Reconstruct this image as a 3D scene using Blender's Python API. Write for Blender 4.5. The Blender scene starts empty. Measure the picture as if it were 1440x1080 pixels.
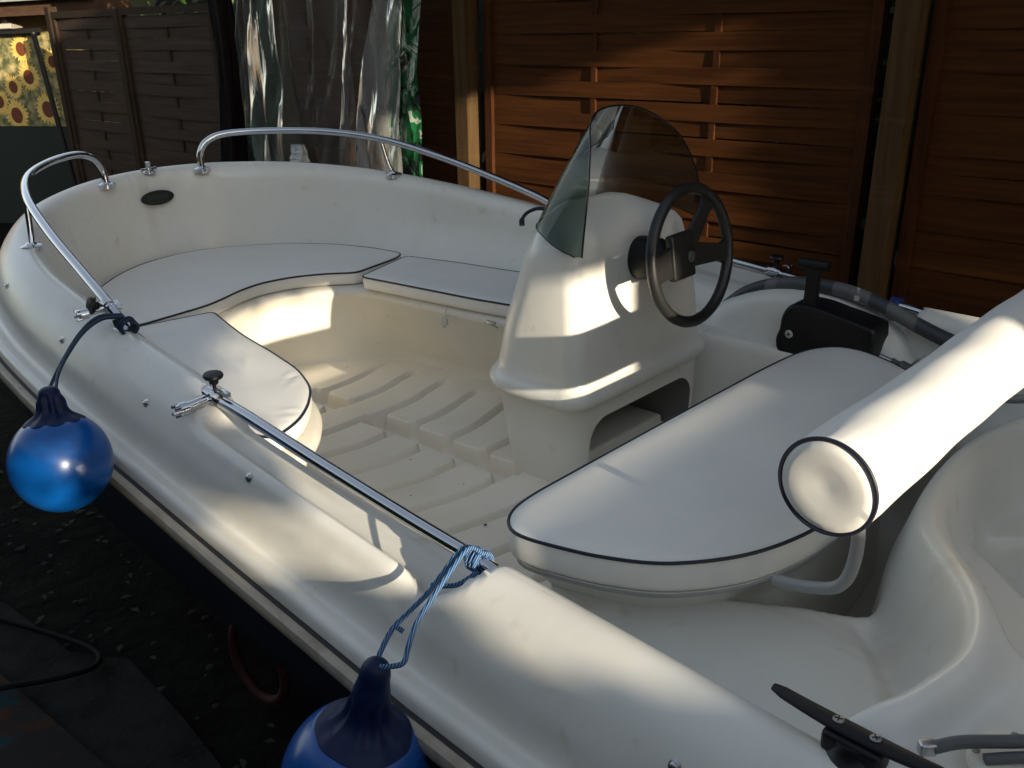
import bpy, bmesh, math, random
import numpy as np
from mathutils import Vector, Matrix
from mathutils.geometry import delaunay_2d_cdt
random.seed(7); rng = np.random.default_rng(7)
S = bpy.context.scene
COL = S.collection
V = Vector

# ------------------------------------------------------------------ helpers
def sm(a, b, x):
    t = np.clip((np.asarray(x, float) - a) / (b - a), 0, 1); return t * t * (3 - 2 * t)
def sf(a, b, x): return float(sm(a, b, x))
def cr(pts, n=8, closed=False):
    """Catmull-Rom through pts"""
    P = [V(p) for p in pts]; out = []
    m = len(P)
    rngi = range(m) if closed else range(m - 1)
    for i in rngi:
        p1, p2 = P[i], P[(i + 1) % m]
        p0 = P[(i - 1) % m] if (closed or i > 0) else p1 + (p1 - p2)
        p3 = P[(i + 2) % m] if (closed or i + 2 < m) else p2 + (p2 - p1)
        for k in range(n):
            t = k / n
            out.append(0.5 * ((2 * p1) + (p2 - p0) * t + (2 * p0 - 5 * p1 + 4 * p2 - p3) * t * t + (3 * p1 - p0 - 3 * p2 + p3) * t ** 3))
    if not closed: out.append(P[-1].copy())
    return out
def tag(o, label=None, cat=None, group=None, kind=None):
    if label: o['label'] = label
    if cat: o['category'] = cat
    if group: o['group'] = group
    if kind: o['kind'] = kind
    return o
def worldloc(o):
    v = V((0, 0, 0))
    while o: v += o.location; o = o.parent
    return v
def thing(name, label, cat, loc, group=None):
    o = bpy.data.objects.new(name, None); COL.objects.link(o); o.location = loc
    o.empty_display_size = .1
    return tag(o, label, cat, group)
class MB:
    """collects geometry in world space, builds one mesh object"""
    def __init__(s): s.v = []; s.f = []; s.m = []; s.flat = []
    def add(s, vs, fs, mi=0, flat=False):
        b = len(s.v); s.v += [tuple(p) for p in vs]
        for f in fs: s.f.append([i + b for i in f]); s.m.append(mi); s.flat.append(flat)
        return s
    def grid(s, rows, closed_u=False, closed_v=False, mi=0, cap0=False, cap1=False):
        nu = len(rows); nv = len(rows[0]); vs = [p for r in rows for p in r]; fs = []
        for i in range(nu if closed_u else nu - 1):
            for j in range(nv if closed_v else nv - 1):
                a = i * nv + j; b = i * nv + (j + 1) % nv; c = ((i + 1) % nu) * nv + (j + 1) % nv; d = ((i + 1) % nu) * nv + j
                fs.append((a, b, c, d))
        if cap0: fs.append(tuple(range(nv))[::-1])
        if cap1: fs.append(tuple(range((nu - 1) * nv, nu * nv)))
        return s.add(vs, fs, mi)
    def tube(s, pts, r, seg=12, mi=0, closed=False, cap=True):
        P = [V(p) for p in pts]; n = len(P); rows = []
        R = r if hasattr(r, '__len__') else [r] * n
        T = []
        for i in range(n):
            a = P[(i - 1) % n] if (closed or i > 0) else P[0]; b = P[(i + 1) % n] if (closed or i < n - 1) else P[-1]
            t = (b - a); T.append(t.normalized() if t.length > 1e-9 else V((0, 0, 1)))
        u = T[0].orthogonal().normalized()
        for i in range(n):
            u = (u - T[i] * u.dot(T[i]));
            u = u.normalized() if u.length > 1e-6 else T[i].orthogonal().normalized()
            w = T[i].cross(u)
            rows.append([P[i] + (u * math.cos(2 * math.pi * k / seg) + w * math.sin(2 * math.pi * k / seg)) * R[i] for k in range(seg)])
        return s.grid(rows, closed_u=closed, closed_v=True, mi=mi, cap0=cap and not closed, cap1=cap and not closed)
    def box(s, c, d, mi=0, rot=None, bev=0):
        c = V(c); h = V(d) / 2; M = rot or Matrix.Identity(3)
        if bev <= 0:
            vs = [c + M @ V((sx * h.x, sy * h.y, sz * h.z)) for sx in (-1, 1) for sy in (-1, 1) for sz in (-1, 1)]
            fs = [(0, 1, 3, 2), (4, 6, 7, 5), (0, 4, 5, 1), (2, 3, 7, 6), (0, 2, 6, 4), (1, 5, 7, 3)]
            return s.add(vs, fs, mi, True)
        bm = bmesh.new(); bmesh.ops.create_cube(bm, size=1)
        for v in bm.verts: v.co = V((v.co.x * d[0], v.co.y * d[1], v.co.z * d[2]))
        bmesh.ops.bevel(bm, geom=bm.edges[:], offset=bev, segments=3, profile=.6, affect='EDGES')
        bm.verts.ensure_lookup_table()
        vs = [c + M @ v.co for v in bm.verts]; fs = [[v.index for v in f.verts] for f in bm.faces]; bm.free()
        return s.add(vs, fs, mi, False)
    def lathe(s, base, axis, prof, seg=24, mi=0, cap=True):
        """prof: list of (r, h) along axis"""
        a = V(axis).normalized(); u = a.orthogonal().normalized(); w = a.cross(u); b = V(base)
        rows = [[b + a * h + (u * math.cos(2 * math.pi * k / seg) + w * math.sin(2 * math.pi * k / seg)) * max(r, 1e-4) for k in range(seg)] for r, h in prof]
        return s.grid(rows, closed_v=True, mi=mi, cap0=cap, cap1=cap)
    def prism(s, outline, z0, z1, mi=0):
        n = len(outline)
        vs = [V((p[0], p[1], z0)) for p in outline] + [V((p[0], p[1], z1)) for p in outline]
        fs = [tuple(range(n))[::-1], tuple(range(n, 2 * n))] + [(i, (i + 1) % n, (i + 1) % n + n, i + n) for i in range(n)]
        return s.add(vs, fs, mi, True)
    def build(s, name, mats, parent=None, sharp=40, fixn=True, loc=None):
        me = bpy.data.meshes.new(name)
        L = worldloc(parent) if parent else V(loc or (0, 0, 0))
        if not isinstance(mats, (list, tuple)): mats = [mats]
        me.from_pydata([tuple(V(p) - L) for p in s.v], [], s.f)
        for m in mats: me.materials.append(m)
        for p, mi, fl in zip(me.polygons, s.m, s.flat): p.material_index = mi; p.use_smooth = not fl
        if fixn:
            bm = bmesh.new(); bm.from_mesh(me); bmesh.ops.recalc_face_normals(bm, faces=bm.faces); bm.to_mesh(me); bm.free()
        if sharp: me.set_sharp_from_angle(angle=math.radians(sharp))
        o = bpy.data.objects.new(name, me); COL.objects.link(o)
        if parent: o.parent = parent
        else: o.location = L
        return o
def copy_tree(o, parent=None):
    c = o.copy(); COL.objects.link(c); c.parent = parent
    for ch in list(o.children): copy_tree(ch, c)
    return c

# ------------------------------------------------------------------ materials
def mat(name, col, rough=.5, metal=0, spec=.5, coat=0, bump=None, noise=None, emis=None, **kw):
    m = bpy.data.materials.new(name); m.use_nodes = True; nt = m.node_tree; N = nt.nodes; L = nt.links
    b = N['Principled BSDF']; b.inputs['Base Color'].default_value = (*col, 1)
    b.inputs['Roughness'].default_value = rough; b.inputs['Metallic'].default_value = metal
    b.inputs['Specular IOR Level'].default_value = spec; b.inputs['Coat Weight'].default_value = coat
    b.inputs['Coat Roughness'].default_value = .15
    tc = N.new('ShaderNodeTexCoord')
    if noise:   # list of (color2, scale, lo, hi, stretch)
        prev = None
        for (c2, sc, lo, hi, st) in noise:
            mp = N.new('ShaderNodeMapping'); mp.inputs['Scale'].default_value = st; L.new(tc.outputs['Object'], mp.inputs['Vector'])
            n = N.new('ShaderNodeTexNoise'); n.inputs['Scale'].default_value = sc; n.inputs['Detail'].default_value = 6; n.inputs['Roughness'].default_value = .6
            L.new(mp.outputs[0], n.inputs['Vector'])
            r = N.new('ShaderNodeMapRange'); r.inputs[1].default_value = lo; r.inputs[2].default_value = hi
            L.new(n.outputs['Fac'], r.inputs[0])
            x = N.new('ShaderNodeMix'); x.data_type = 'RGBA'; x.inputs[7].default_value = (*c2, 1)
            if prev is None: x.inputs[6].default_value = (*col, 1)
            else: L.new(prev, x.inputs[6])
            L.new(r.outputs[0], x.inputs[0]); prev = x.outputs[2]
        L.new(prev, b.inputs['Base Color'])
    if bump:    # list of (scale, strength, distance, stretch)
        prevn = None
        for (sc, stg, dist, st) in bump:
            mp = N.new('ShaderNodeMapping'); mp.inputs['Scale'].default_value = st; L.new(tc.outputs['Object'], mp.inputs['Vector'])
            n = N.new('ShaderNodeTexNoise'); n.inputs['Scale'].default_value = sc; n.inputs['Detail'].default_value = 4
            L.new(mp.outputs[0], n.inputs['Vector'])
            bu = N.new('ShaderNodeBump'); bu.inputs['Strength'].default_value = stg; bu.inputs['Distance'].default_value = dist
            L.new(n.outputs['Fac'], bu.inputs['Height'])
            if prevn is not None: L.new(prevn, bu.inputs['Normal'])
            prevn = bu.outputs[0]
        L.new(prevn, b.inputs['Normal'])
    for k, v in kw.items(): b.inputs[k.replace('_', ' ')].default_value = v
    return m
I3 = (1, 1, 1)
GEL = mat('gelcoat', (.74, .725, .66), .32, coat=.25, noise=[((.68, .655, .57), 3.5, .45, .75, I3), ((.54, .48, .36), 16, .62, .85, I3), ((.50, .46, .36), 1.1, .60, .85, (1, 6, .6))], bump=[(6, .25, .01, I3), (500, .05, .0006, I3)])
GELIN = mat('gelcoat_inner', (.74, .70, .60), .42, noise=[((.68, .63, .51), 4, .45, .75, I3), ((.50, .42, .30), 22, .66, .85, I3)], bump=[(9, .25, .01, I3), (600, .06, .0006, I3)])
SOLE = mat('sole_gelcoat', (.80, .74, .62), .5, noise=[((.74, .67, .54), 5, .45, .75, I3), ((.45, .33, .22), 30, .68, .85, I3)], bump=[(9, .2, .01, I3), (700, .1, .0006, I3)])
STRIP = mat('rub_strip', (.42, .37, .29), .5, noise=[((.2, .16, .12), 12, .5, .75, I3)])
GROOVE = mat('groove_rubber', (.03, .028, .026), .7)
NAVY = mat('navy_hull', (.004, .007, .022), .3, coat=.2)
VINYL = mat('white_vinyl', (.80, .775, .71), .48, noise=[((.74, .73, .68), 5, .45, .75, I3)], bump=[(7, .12, .010, (1, 1, 1)), (900, .15, .0006, I3)])
PIPE = mat('navy_piping', (.008, .010, .022), .45)
CHROME = mat('stainless', (.62, .63, .65), .12, metal=1, bump=[(60, .04, .002, I3)])
CHROMED = mat('stainless_dull', (.5, .5, .5), .28, metal=1)
BLACKP = mat('black_plastic', (.006, .006, .007), .45, spec=.35, bump=[(400, .1, .0006, I3)])
WHEELP = mat('wheel_plastic', (.018, .0175, .0165), .38, bump=[(700, .15, .0005, I3)])
BADGE = mat('badge_black', (.010, .012, .010), .4)
BADGET = mat('badge_print', (.09, .11, .085), .5)
BLUE = mat('fender_blue', (.002, .075, .30), .28, coat=.15, noise=[((.002, .045, .20), 9, .5, .8, I3), ((.15, .22, .35), 60, .70, .8, I3)], bump=[(5, .2, .006, I3)])
NAVYR = mat('fender_neck_shade', (.003, .010, .050), .5, spec=.3, bump=[(30, .2, .004, (1, 1, .2))])  # dark neck colour; on the ball tops it stands in for shade
HOSE = mat('taped_hose', (.085, .088, .09), .5)
SCREW = mat('screw_head', (.35, .34, .32), .35, metal=.8)
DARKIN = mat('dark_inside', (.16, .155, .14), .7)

def rope_mat():
    m = bpy.data.materials.new('braided_rope'); m.use_nodes = True; nt = m.node_tree; N = nt.nodes; L = nt.links; b = N['Principled BSDF']
    tc = N.new('ShaderNodeTexCoord'); w = N.new('ShaderNodeTexWave'); w.bands_direction = 'DIAGONAL'; w.inputs['Scale'].default_value = 110; w.inputs['Distortion'].default_value = 1.5
    L.new(tc.outputs['Object'], w.inputs['Vector'])
    cr_ = N.new('ShaderNodeValToRGB'); e = cr_.color_ramp.elements
    e[0].position = .0; e[0].color = (.008, .04, .11, 1); e[1].position = .45; e[1].color = (.012, .13, .30, 1)
    x = e.new(.8); x.color = (.02, .20, .40, 1); x = e.new(.96); x.color = (.32, .24, .26, 1)
    L.new(w.outputs['Fac'], cr_.inputs[0]); L.new(cr_.outputs[0], b.inputs['Base Color'])
    bu = N.new('ShaderNodeBump'); bu.inputs['Strength'].default_value = .6; bu.inputs['Distance'].default_value = .001; L.new(w.outputs['Fac'], bu.inputs['Height']); L.new(bu.outputs[0], b.inputs['Normal'])
    b.inputs['Roughness'].default_value = .9; b.inputs['Specular IOR Level'].default_value = .1
    return m
ROPE = rope_mat()
def hose_mat():
    m = bpy.data.materials.new('hose_tape'); m.use_nodes = True; nt = m.node_tree; N = nt.nodes; L = nt.links; b = N['Principled BSDF']
    tc = N.new('ShaderNodeTexCoord'); mp = N.new('ShaderNodeMapping'); L.new(tc.outputs['Object'], mp.inputs['Vector'])
    mp.inputs['Scale'].default_value = (1, .01, .01)
    n = N.new('ShaderNodeTexNoise'); n.inputs['Scale'].default_value = 7; n.inputs['Detail'].default_value = 0; L.new(mp.outputs[0], n.inputs['Vector'])
    r = N.new('ShaderNodeValToRGB'); r.color_ramp.interpolation = 'CONSTANT'; e = r.color_ramp.elements
    e[0].position = 0; e[0].color = (.045, .048, .052, 1); e[1].position = .48; e[1].color = (.13, .13, .125, 1); x = e.new(.62); x.color = (.075, .078, .082, 1)
    L.new(n.outputs['Fac'], r.inputs[0]); L.new(r.outputs[0], b.inputs['Base Color']); b.inputs['Roughness'].default_value = .5
    return m
HOSET = hose_mat()
def glassy(name, tint, rough=.03, dens=1.0, gloss=.04):
    m = bpy.data.materials.new(name); m.use_nodes = True; nt = m.node_tree; N = nt.nodes; L = nt.links
    for n in list(N):
        if n.type == 'BSDF_PRINCIPLED': N.remove(n)
    out = [n for n in N if n.type == 'OUTPUT_MATERIAL'][0]
    t = N.new('ShaderNodeBsdfTransparent'); t.inputs[0].default_value = (*tint, 1)
    g = N.new('ShaderNodeBsdfGlossy'); g.inputs['Roughness'].default_value = rough; g.inputs[0].default_value = (.9, .9, .9, 1)
    f = N.new('ShaderNodeFresnel'); f.inputs[0].default_value = 1.22
    mx = N.new('ShaderNodeMixShader'); L.new(f.outputs[0], mx.inputs[0]); L.new(t.outputs[0], mx.inputs[1]); L.new(g.outputs[0], mx.inputs[2]); L.new(mx.outputs[0], out.inputs[0])
    return m
SMOKE = glassy('smoked_acrylic', (.27, .34, .32))
SMOKE_EDGE = mat('acrylic_edge', (.01, .012, .012), .2)
def film_mat(name, tint, film=(.55, .58, .56), amt=.16):
    m = bpy.data.materials.new(name); m.use_nodes = True; nt = m.node_tree; N = nt.nodes; L = nt.links
    out = [n for n in N if n.type == 'OUTPUT_MATERIAL'][0]; b = N['Principled BSDF']
    b.inputs['Base Color'].default_value = (*film, 1); b.inputs['Roughness'].default_value = .18; b.inputs['Specular IOR Level'].default_value = .9
    t = N.new('ShaderNodeBsdfTransparent'); t.inputs[0].default_value = (*tint, 1)
    tl = N.new('ShaderNodeBsdfTranslucent'); tl.inputs[0].default_value = (*film, 1)
    tc = N.new('ShaderNodeTexCoord'); mp = N.new('ShaderNodeMapping'); mp.inputs['Scale'].default_value = (3.4, 2, .30); L.new(tc.outputs['Object'], mp.inputs['Vector'])
    n = N.new('ShaderNodeTexNoise'); n.inputs['Scale'].default_value = 2.2; n.inputs['Detail'].default_value = 3; n.inputs['Distortion'].default_value = .5; L.new(mp.outputs[0], n.inputs['Vector'])
    r = N.new('ShaderNodeValToRGB'); e = r.color_ramp.elements; g_ = lambda v: (v, v, v, 1)
    e[0].position = .36; e[0].color = g_(amt * .55); e[1].position = .74; e[1].color = g_(min(1, amt * 1.7))
    for ps, vv in ((.47, .75), (.58, 1.1)):
        x = e.new(ps); x.color = g_(min(1, amt * vv))
    L.new(n.outputs['Fac'], r.inputs[0])
    bu = N.new('ShaderNodeBump'); bu.inputs['Strength'].default_value = .5; bu.inputs['Distance'].default_value = .05; L.new(n.outputs['Fac'], bu.inputs['Height'])
    n2 = N.new('ShaderNodeTexVoronoi'); n2.inputs['Scale'].default_value = 7; n2.feature = 'F1'; m2 = N.new('ShaderNodeMapping'); m2.inputs['Scale'].default_value = (1.5, 1, .7); L.new(tc.outputs['Object'], m2.inputs['Vector']); L.new(m2.outputs[0], n2.inputs['Vector'])
    b2 = N.new('ShaderNodeBump'); b2.inputs['Strength'].default_value = .28; b2.inputs['Distance'].default_value = .03; L.new(n2.outputs['Distance'], b2.inputs['Height']); L.new(bu.outputs[0], b2.inputs['Normal'])
    L.new(b2.outputs[0], b.inputs['Normal'])
    mx = N.new('ShaderNodeMixShader'); L.new(r.outputs[0], mx.inputs[0]); L.new(t.outputs[0], mx.inputs[1]); L.new(b.outputs[0], mx.inputs[2])
    gl = N.new('ShaderNodeBsdfGlossy'); gl.inputs['Roughness'].default_value = .24; L.new(b2.outputs[0], gl.inputs['Normal'])
    lw = N.new('ShaderNodeFresnel'); lw.inputs[0].default_value = 1.2; L.new(b2.outputs[0], lw.inputs['Normal'])
    m3 = N.new('ShaderNodeMixShader'); L.new(lw.outputs[0], m3.inputs[0]); L.new(mx.outputs[0], m3.inputs[1]); L.new(gl.outputs[0], m3.inputs[2])
    L.new(m3.outputs[0], out.inputs[0]); return m
FILM = film_mat('clear_film', (.90, .92, .90), (.62, .64, .60), amt=.10)
FILM2 = film_mat('milky_film', (.7, .72, .7), (.66, .66, .60), amt=.34)
def wood(name, c1, c2, sc=(2.5, 30, 60), dark=None):
    return mat(name, c1, .75, spec=.12, noise=[(c2, 1.0, .38, .68, sc), (dark or tuple(x * .5 for x in c1), .25, .5, .8, sc), (tuple(x * .3 for x in c1), 7, .70, .76, (1, 1, 2)), (tuple(x * 1.5 for x in c1), .8, .55, .75, (.8, 1, 15.6))], bump=[(1, .35, .003, sc)])
SLAT = wood('stained_slat', (.086, .029, .006), (.050, .0155, .0035))
SLATG = wood('weathered_slat', (.070, .046, .031), (.046, .030, .020))
FRAMEW = wood('stained_frame', (.075, .025, .007), (.045, .015, .0045), (40, 40, 2.5))
FRAMEG = wood('weathered_frame', (.045, .028, .016), (.03, .019, .011), (40, 40, 2.5))
POSTW = wood('pale_post', (.095, .055, .022), (.06, .034, .014), (40, 40, 2.0))
TRUNK = wood('dark_trunk', (.012, .008, .006), (.006, .004, .003), (30, 30, 3))

# ------------------------------------------------------------------ camera (from vanishing points)
R = [(-0.72294275, -0.2263777, 0.65276865), (-0.68951276, 0.29640788, -0.6608438), (-0.04388548, -0.92784455, -0.37037624)]
cam = bpy.data.cameras.new('camera'); co = bpy.data.objects.new('camera', cam); COL.objects.link(co); S.camera = co
cam.lens = 34.0; cam.sensor_width = 36; cam.clip_start = .05; cam.clip_end = 2000
M = Matrix(((R[0][0], -R[0][1], -R[0][2], 0), (R[1][0], -R[1][1], -R[1][2], 1.65), (R[2][0], -R[2][1], -R[2][2], 1.75), (0, 0, 0, 1)))
co.matrix_world = M

# ================================================================== BOAT
BO = (1.6, 0, .28)
boat = thing('motorboat', 'small open motorboat with white moulded interior, navy hull and stainless hand rails', 'boat', BO)

HALF = [(-.45, .80), (0, .812), (.4, .81), (.95, .79), (1.4, .783), (1.75, .775), (2.13, .765), (2.4, .75), (2.64, .725), (2.87, .675), (3.08, .59), (3.26, .465), (3.39, .30), (3.455, .15), (3.475, 0)]
full = [V((x, y, 0)) for x, y in HALF] + [V((x, -y, 0)) for x, y in HALF[-2::-1]]
raw = cr(full, 24)
# resample evenly
def resample(P, d):
    out = [P[0].copy()]; acc = 0; tot = sum((P[i + 1] - P[i]).length for i in range(len(P) - 1)); n = max(2, round(tot / d)); d = tot / n; nxt = d; s = 0
    for i in range(len(P) - 1):
        l = (P[i + 1] - P[i]).length
        while nxt <= s + l + 1e-9 and len(out) < n:
            out.append(P[i].lerp(P[i + 1], (nxt - s) / l)); nxt += d
        s += l
    out.append(P[-1].copy()); return out
PATH = resample(raw, .016)
def crestz(x): return .962 + (.104 if x > .95 else .03) * (x - .95)
NRM = []
for i in range(len(PATH)):
    a = PATH[max(i - 2, 0)]; b = PATH[min(i + 2, len(PATH) - 1)]; t = (b - a).normalized(); NRM.append(V((t.y, -t.x, 0)) * -1 if False else V((t.y, -t.x, 0)))
# the path runs port stern -> bow -> starboard: outward is to the left of travel
NRM = [V((-(PATH[min(i + 2, len(PATH) - 1)] - PATH[max(i - 2, 0)]).normalized().y, (PATH[min(i + 2, len(PATH) - 1)] - PATH[max(i - 2, 0)]).normalized().x, 0)) for i in range(len(PATH))]

def bez(p0, p1, p2, n):
    return [tuple((1 - t) ** 2 * a + 2 * t * (1 - t) * b + t * t * c for a, b, c in zip(p0, p1, p2)) for t in [k / n for k in range(1, n + 1)]]
OUTP = [(.1545, -.192), (.1545, -.176), (.150, -.167), (.141, -.162), (.128, -.1645), (.118, -.1665), (.110, -.158), (.104, -.134), (.097, -.104), (.087, -.080), (.075, -.057), (.060, -.036), (.045, -.020), (.030, -.009), (.015, -.002), (0, 0), (-.014, -.003), (-.027, -.011), (-.037, -.023), (-.043, -.038), (-.047, -.055)]
def op_refine(P, k=3):
    return [(p.x, p.y) for p in cr([V((a, b, 0)) for a, b in P], k)]
OUTR = OUTP[:3] + op_refine(OUTP[3:], 3)
def seat_off(x):
    return float(np.interp(x, [1.6, 2.1, 2.65, 3.0, 3.2, 3.4, 3.475], [.225, .225, .20, .155, .115, .08, .07]))
def notch(x, off):
    a0 = 1.715 - .2 * max(0, off); b0 = .925 + .55 * max(0.0, off - .01)
    return sf(a0 + .012, a0 - .05, x) * sf(b0 - .02, b0 + .025, x)
def notch_z(off):   # recess: a low ridge outboard, a flat step under the rail
    return float(np.interp(off, NZX, NZY))
NZ = cr([V((a, b, 0)) for a, b in zip([-.05, -.03, -.01, .03, .045, .058, .075, .09], [-.092, -.086, -.084, -.078, -.062, -.048, -.058, -.088])], 6)
NZX = [p.x for p in NZ]; NZY = [p.y for p in NZ]
rows = []
for P, n in zip(PATH, NRM):
    cz = crestz(P.x); row = []
    for off, dz in OUTR:
        w = notch(P.x, off)
        z = dz + w * (min(dz, notch_z(off)) - dz)
        z -= .030 * math.exp(-((P.x - 1.0 - .25 * (off - .03)) / .034) ** 2) * sf(-.03, .01, off) * sf(.125, .085, off) * w
        row.append(P + n * off + V((0, 0, cz + z)))
    # inner wall
    lx, lz = OUTR[-1]; z0 = row[-1].z
    zs = .862; so = seat_off(P.x)
    A = bez((lx, z0), (-.068, zs + .03), (-so - .02, zs - .004), 10) + [(-so - .012, zs - .006)] * 1
    A = A + [(-so - .012 - .0005 * k, zs - .006 - .001 * k) for k in range(1, 7)]
    B = bez((lx, z0), (-.075, .90), (-.085, .862), 6) + [(-.10, .853), (-.14, .849), (-.185, .847), (-.20, .838), (-.207, .82), (-.215, .76), (-.225, .70), (-.235, .64), (-.245, .60), (-.27, .552), (-.30, .545)]
    C = [(-.05 - .0007 * k, z0 - .008 * k) for k in range(17)]
    if P.y > 0: B = bez((lx, z0), (-.075, .90), (-.095, .80), 6) + [(-.10 - .0035 * q, .78 - .0215 * q) for q in range(11)]
    w1 = sf(1.745, 1.76, P.x); w2 = sf(.955, .93, P.x)
    for a, b, c in zip(A, B, C):
        o = b[0] * (1 - w1) + a[0] * w1; z = b[1] * (1 - w1) + a[1] * w1
        o = o * (1 - w2) + c[0] * w2; z = z * (1 - w2) + c[1] * w2
        row.append(P + n * o + V((0, 0, z)))
    rows.append(row)
MB().grid(rows).build('deck_moulding', GEL, boat, sharp=60)

# rub rail: dark groove and stained strip under the flange
def sweep(prof, i0=0, i1=None, step=1):
    rr = []
    for P, n in list(zip(PATH, NRM))[i0:i1:step]:
        rr.append([P + n * a + V((0, 0, crestz(P.x) + b)) for a, b in prof])
    return rr
MB().grid(sweep([(.13, -.190), (.150, -.1915), (.166, -.1965), (.166, -.215), (.13, -.225)])).build('rub_groove', GROOVE, boat)
MB().grid(sweep([(.13, -.203), (.1655, -.1945), (.172, -.1935), (.178, -.1975), (.180, -.206), (.179, -.220), (.170, -.230), (.13, -.236)])).build('rub_strip', STRIP, boat)
# hull
hr = []
for P, n in zip(PATH[::2], NRM[::2]):
    cz = crestz(P.x); base = P + n * .142
    row = []
    for k in range(13):
        t = k / 12
        zt = cz - .236; keel = .30 + .42 * sf(2.5, 3.6, P.x)
        s = (1 - t) ** .55 if t < 1 else 0
        s = 1 - t ** 2.4
        flare = 1 - .10 * t
        y = base.y * flare * (s if t > .5 else 1 * (1 - .02 * t)) if False else base.y * (1 - .12 * t - .88 * t ** 5)
        x = base.x - (.16 * t + .2 * t * t) * sf(2.2, 3.5, P.x)
        z = zt + (keel - zt) * min(1, t * 1.08) ** .9
        row.append(V((x, y, z)))
    hr.append(row)
hb = MB().grid(hr)
n = len(hr[0]); tr = hr[0] + hr[-1][::-1]
hb.add(tr, [tuple(range(len(tr)))], 0, True)
hb.build('hull', NAVY, boat, sharp=50)

# ---- seat base: U-shaped bow seats with a rounded lip and walls down to the sole
INNER = [(1.625, .72), (1.655, .635), (1.735, .54), (1.855, .458), (2.0, .402), (2.2, .358), (2.4, .320), (2.54, .288), (2.63, .22), (2.70, .12), (2.735, .02), (2.725, -.07), (2.67, -.16), (2.58, -.235), (2.45, -.262), (2.2, -.275), (1.95, -.295), (1.82, -.34), (1.72, -.42), (1.65, -.54), (1.625, -.72)]
INN = resample(cr([V((x, y, 0)) for x, y in INNER], 12), .018)
def nrm2(P, i, k=2):
    a = P[max(i - k, 0)]; b = P[min(i + k, len(P) - 1)]; t = (b - a).normalized(); return V((-t.y, t.x, 0))
rows = []
for i, P in enumerate(INN):
    n = nrm2(INN, i)       # path port aft -> bow -> stb aft: left = outward from the footwell centre
    side = sf(.10, .30, abs(P.y)) * sf(2.66, 2.45, P.x)
    uc = .015 + .085 * side
    lip = .012 * sf(2.1, 1.8, P.x)
    pr = [(.10, .8665), (.045, .8665), (.028 - lip, .8665), (.012 - lip, .864), (.002 - lip, .857), (-.003 - lip, .846), (0 - lip, .834), (.008 - lip * .6, .822), (.014, .80), (.02 + uc * .2, .76), (.02 + uc * .45, .70), (.02 + uc * .75, .64), (.02 + uc * .95, .60), (.01 + uc, .578), (uc - .02, .566), (uc - .05, .560)]
    rows.append([P + n * a + V((0, 0, b)) for a, b in pr])
sb = MB().grid(rows)
outer = []
for P, n in zip(PATH, NRM):
    if P.x > 1.77: outer.append(P - n * (seat_off(P.x) + .0))
top = [INN[i] + nrm2(INN, i) * .095 for i in range(len(INN))]
# shelf surface: bridge inner curve to a line beneath the liner
k = 60
def at_param(P, t):
    f = t * (len(P) - 1); i = min(int(f), len(P) - 2); return P[i].lerp(P[i + 1], f - i)
rr = []
for j in range(k + 1):
    a = at_param(top, j / k); b = at_param(outer, j / k)
    rr.append([a.lerp(b, q / 6) + V((0, 0, .8660)) for q in range(7)])
sb.grid(rr)
sb.build('seat_base', GELIN, boat, sharp=50)

# ---- sole with moulded slats (real relief)
xs = np.arange(.90, 2.80, .005); ys = np.concatenate([np.arange(-.60, -.021, .011), np.arange(-.02, .095, .0035), np.arange(.096, .605, .012)])
X, Y = np.meshgrid(xs, ys, indexing='ij')
ay = np.abs(Y - .037)
xo = X - .045 * sm(.12, .36, ay)
ph = ((xo - 1.752 - .016 * (Y > .037)) / .1475) % 1.0
d = np.minimum(ph, 1 - ph) * .1475
k_ = np.floor((xo - 1.752) / .1475)
cross = ((k_ == 3) | (k_ == -2) | (k_ == -3)).astype(float)
cr_end = .018 * (1 - sm(.0, .022, ay - .036)) * (1 - cross)        # rounded slat corners at the channel
slat = sm(.0015, .0125, d - cr_end * .55)
outm = sm(.355, .315, ay)
gd = .027 + .020 * (1 - sm(.036, .070, ay)) * (1 - cross)
chan = (1 - sm(.032, .041, ay + .0 * X)) * (1 - cross)
Z = .591 - gd * (1 - slat) * outm + .007 * (.5 - ph) * outm * slat
Z = Z * (1 - chan) + .542 * chan
Z += .012 * sm(.42, .56, ay)
fwd = sm(2.50, 2.54, X); Z = Z * (1 - fwd) + .591 * fwd
rows = [[V((X[i, j], Y[i, j], Z[i, j])) for j in range(len(ys))] for i in range(len(xs))]
MB().grid(rows).build('sole', SOLE, boat, sharp=70)

# ---- aft moulding: corner recesses, centre pit, raised S-shaped roll and engine well
def inside(px, py, poly):
    r = np.zeros(px.shape, bool); n = len(poly)
    for i in range(n):
        x0, y0 = poly[i]; x1, y1 = poly[(i + 1) % n]
        c = ((y0 > py) != (y1 > py)) & (px < (x1 - x0) * (py - y0) / ((y1 - y0) or 1e-12) + x0); r ^= c
    return r
def pdist(px, py, line, closed=False):
    D = np.full(px.shape, 9.0); n = len(line)
    for i in range(n if closed else n - 1):
        x0, y0 = line[i]; x1, y1 = line[(i + 1) % n]; dx, dy = x1 - x0, y1 - y0; l = dx * dx + dy * dy or 1e-12
        t = np.clip(((px - x0) * dx + (py - y0) * dy) / l, 0, 1); D = np.minimum(D, np.hypot(px - x0 - t * dx, py - y0 - t * dy))
    return D
def spl(pts, n=8): return [(p.x, p.y) for p in cr([V((a, b, 0)) for a, b in pts], n)]
xs = np.arange(-.45, .962, .0085); ys = np.arange(-.7655, .766, .0085)
X, Y = np.meshgrid(xs, ys, indexing='ij'); AY = np.abs(Y)
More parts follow.
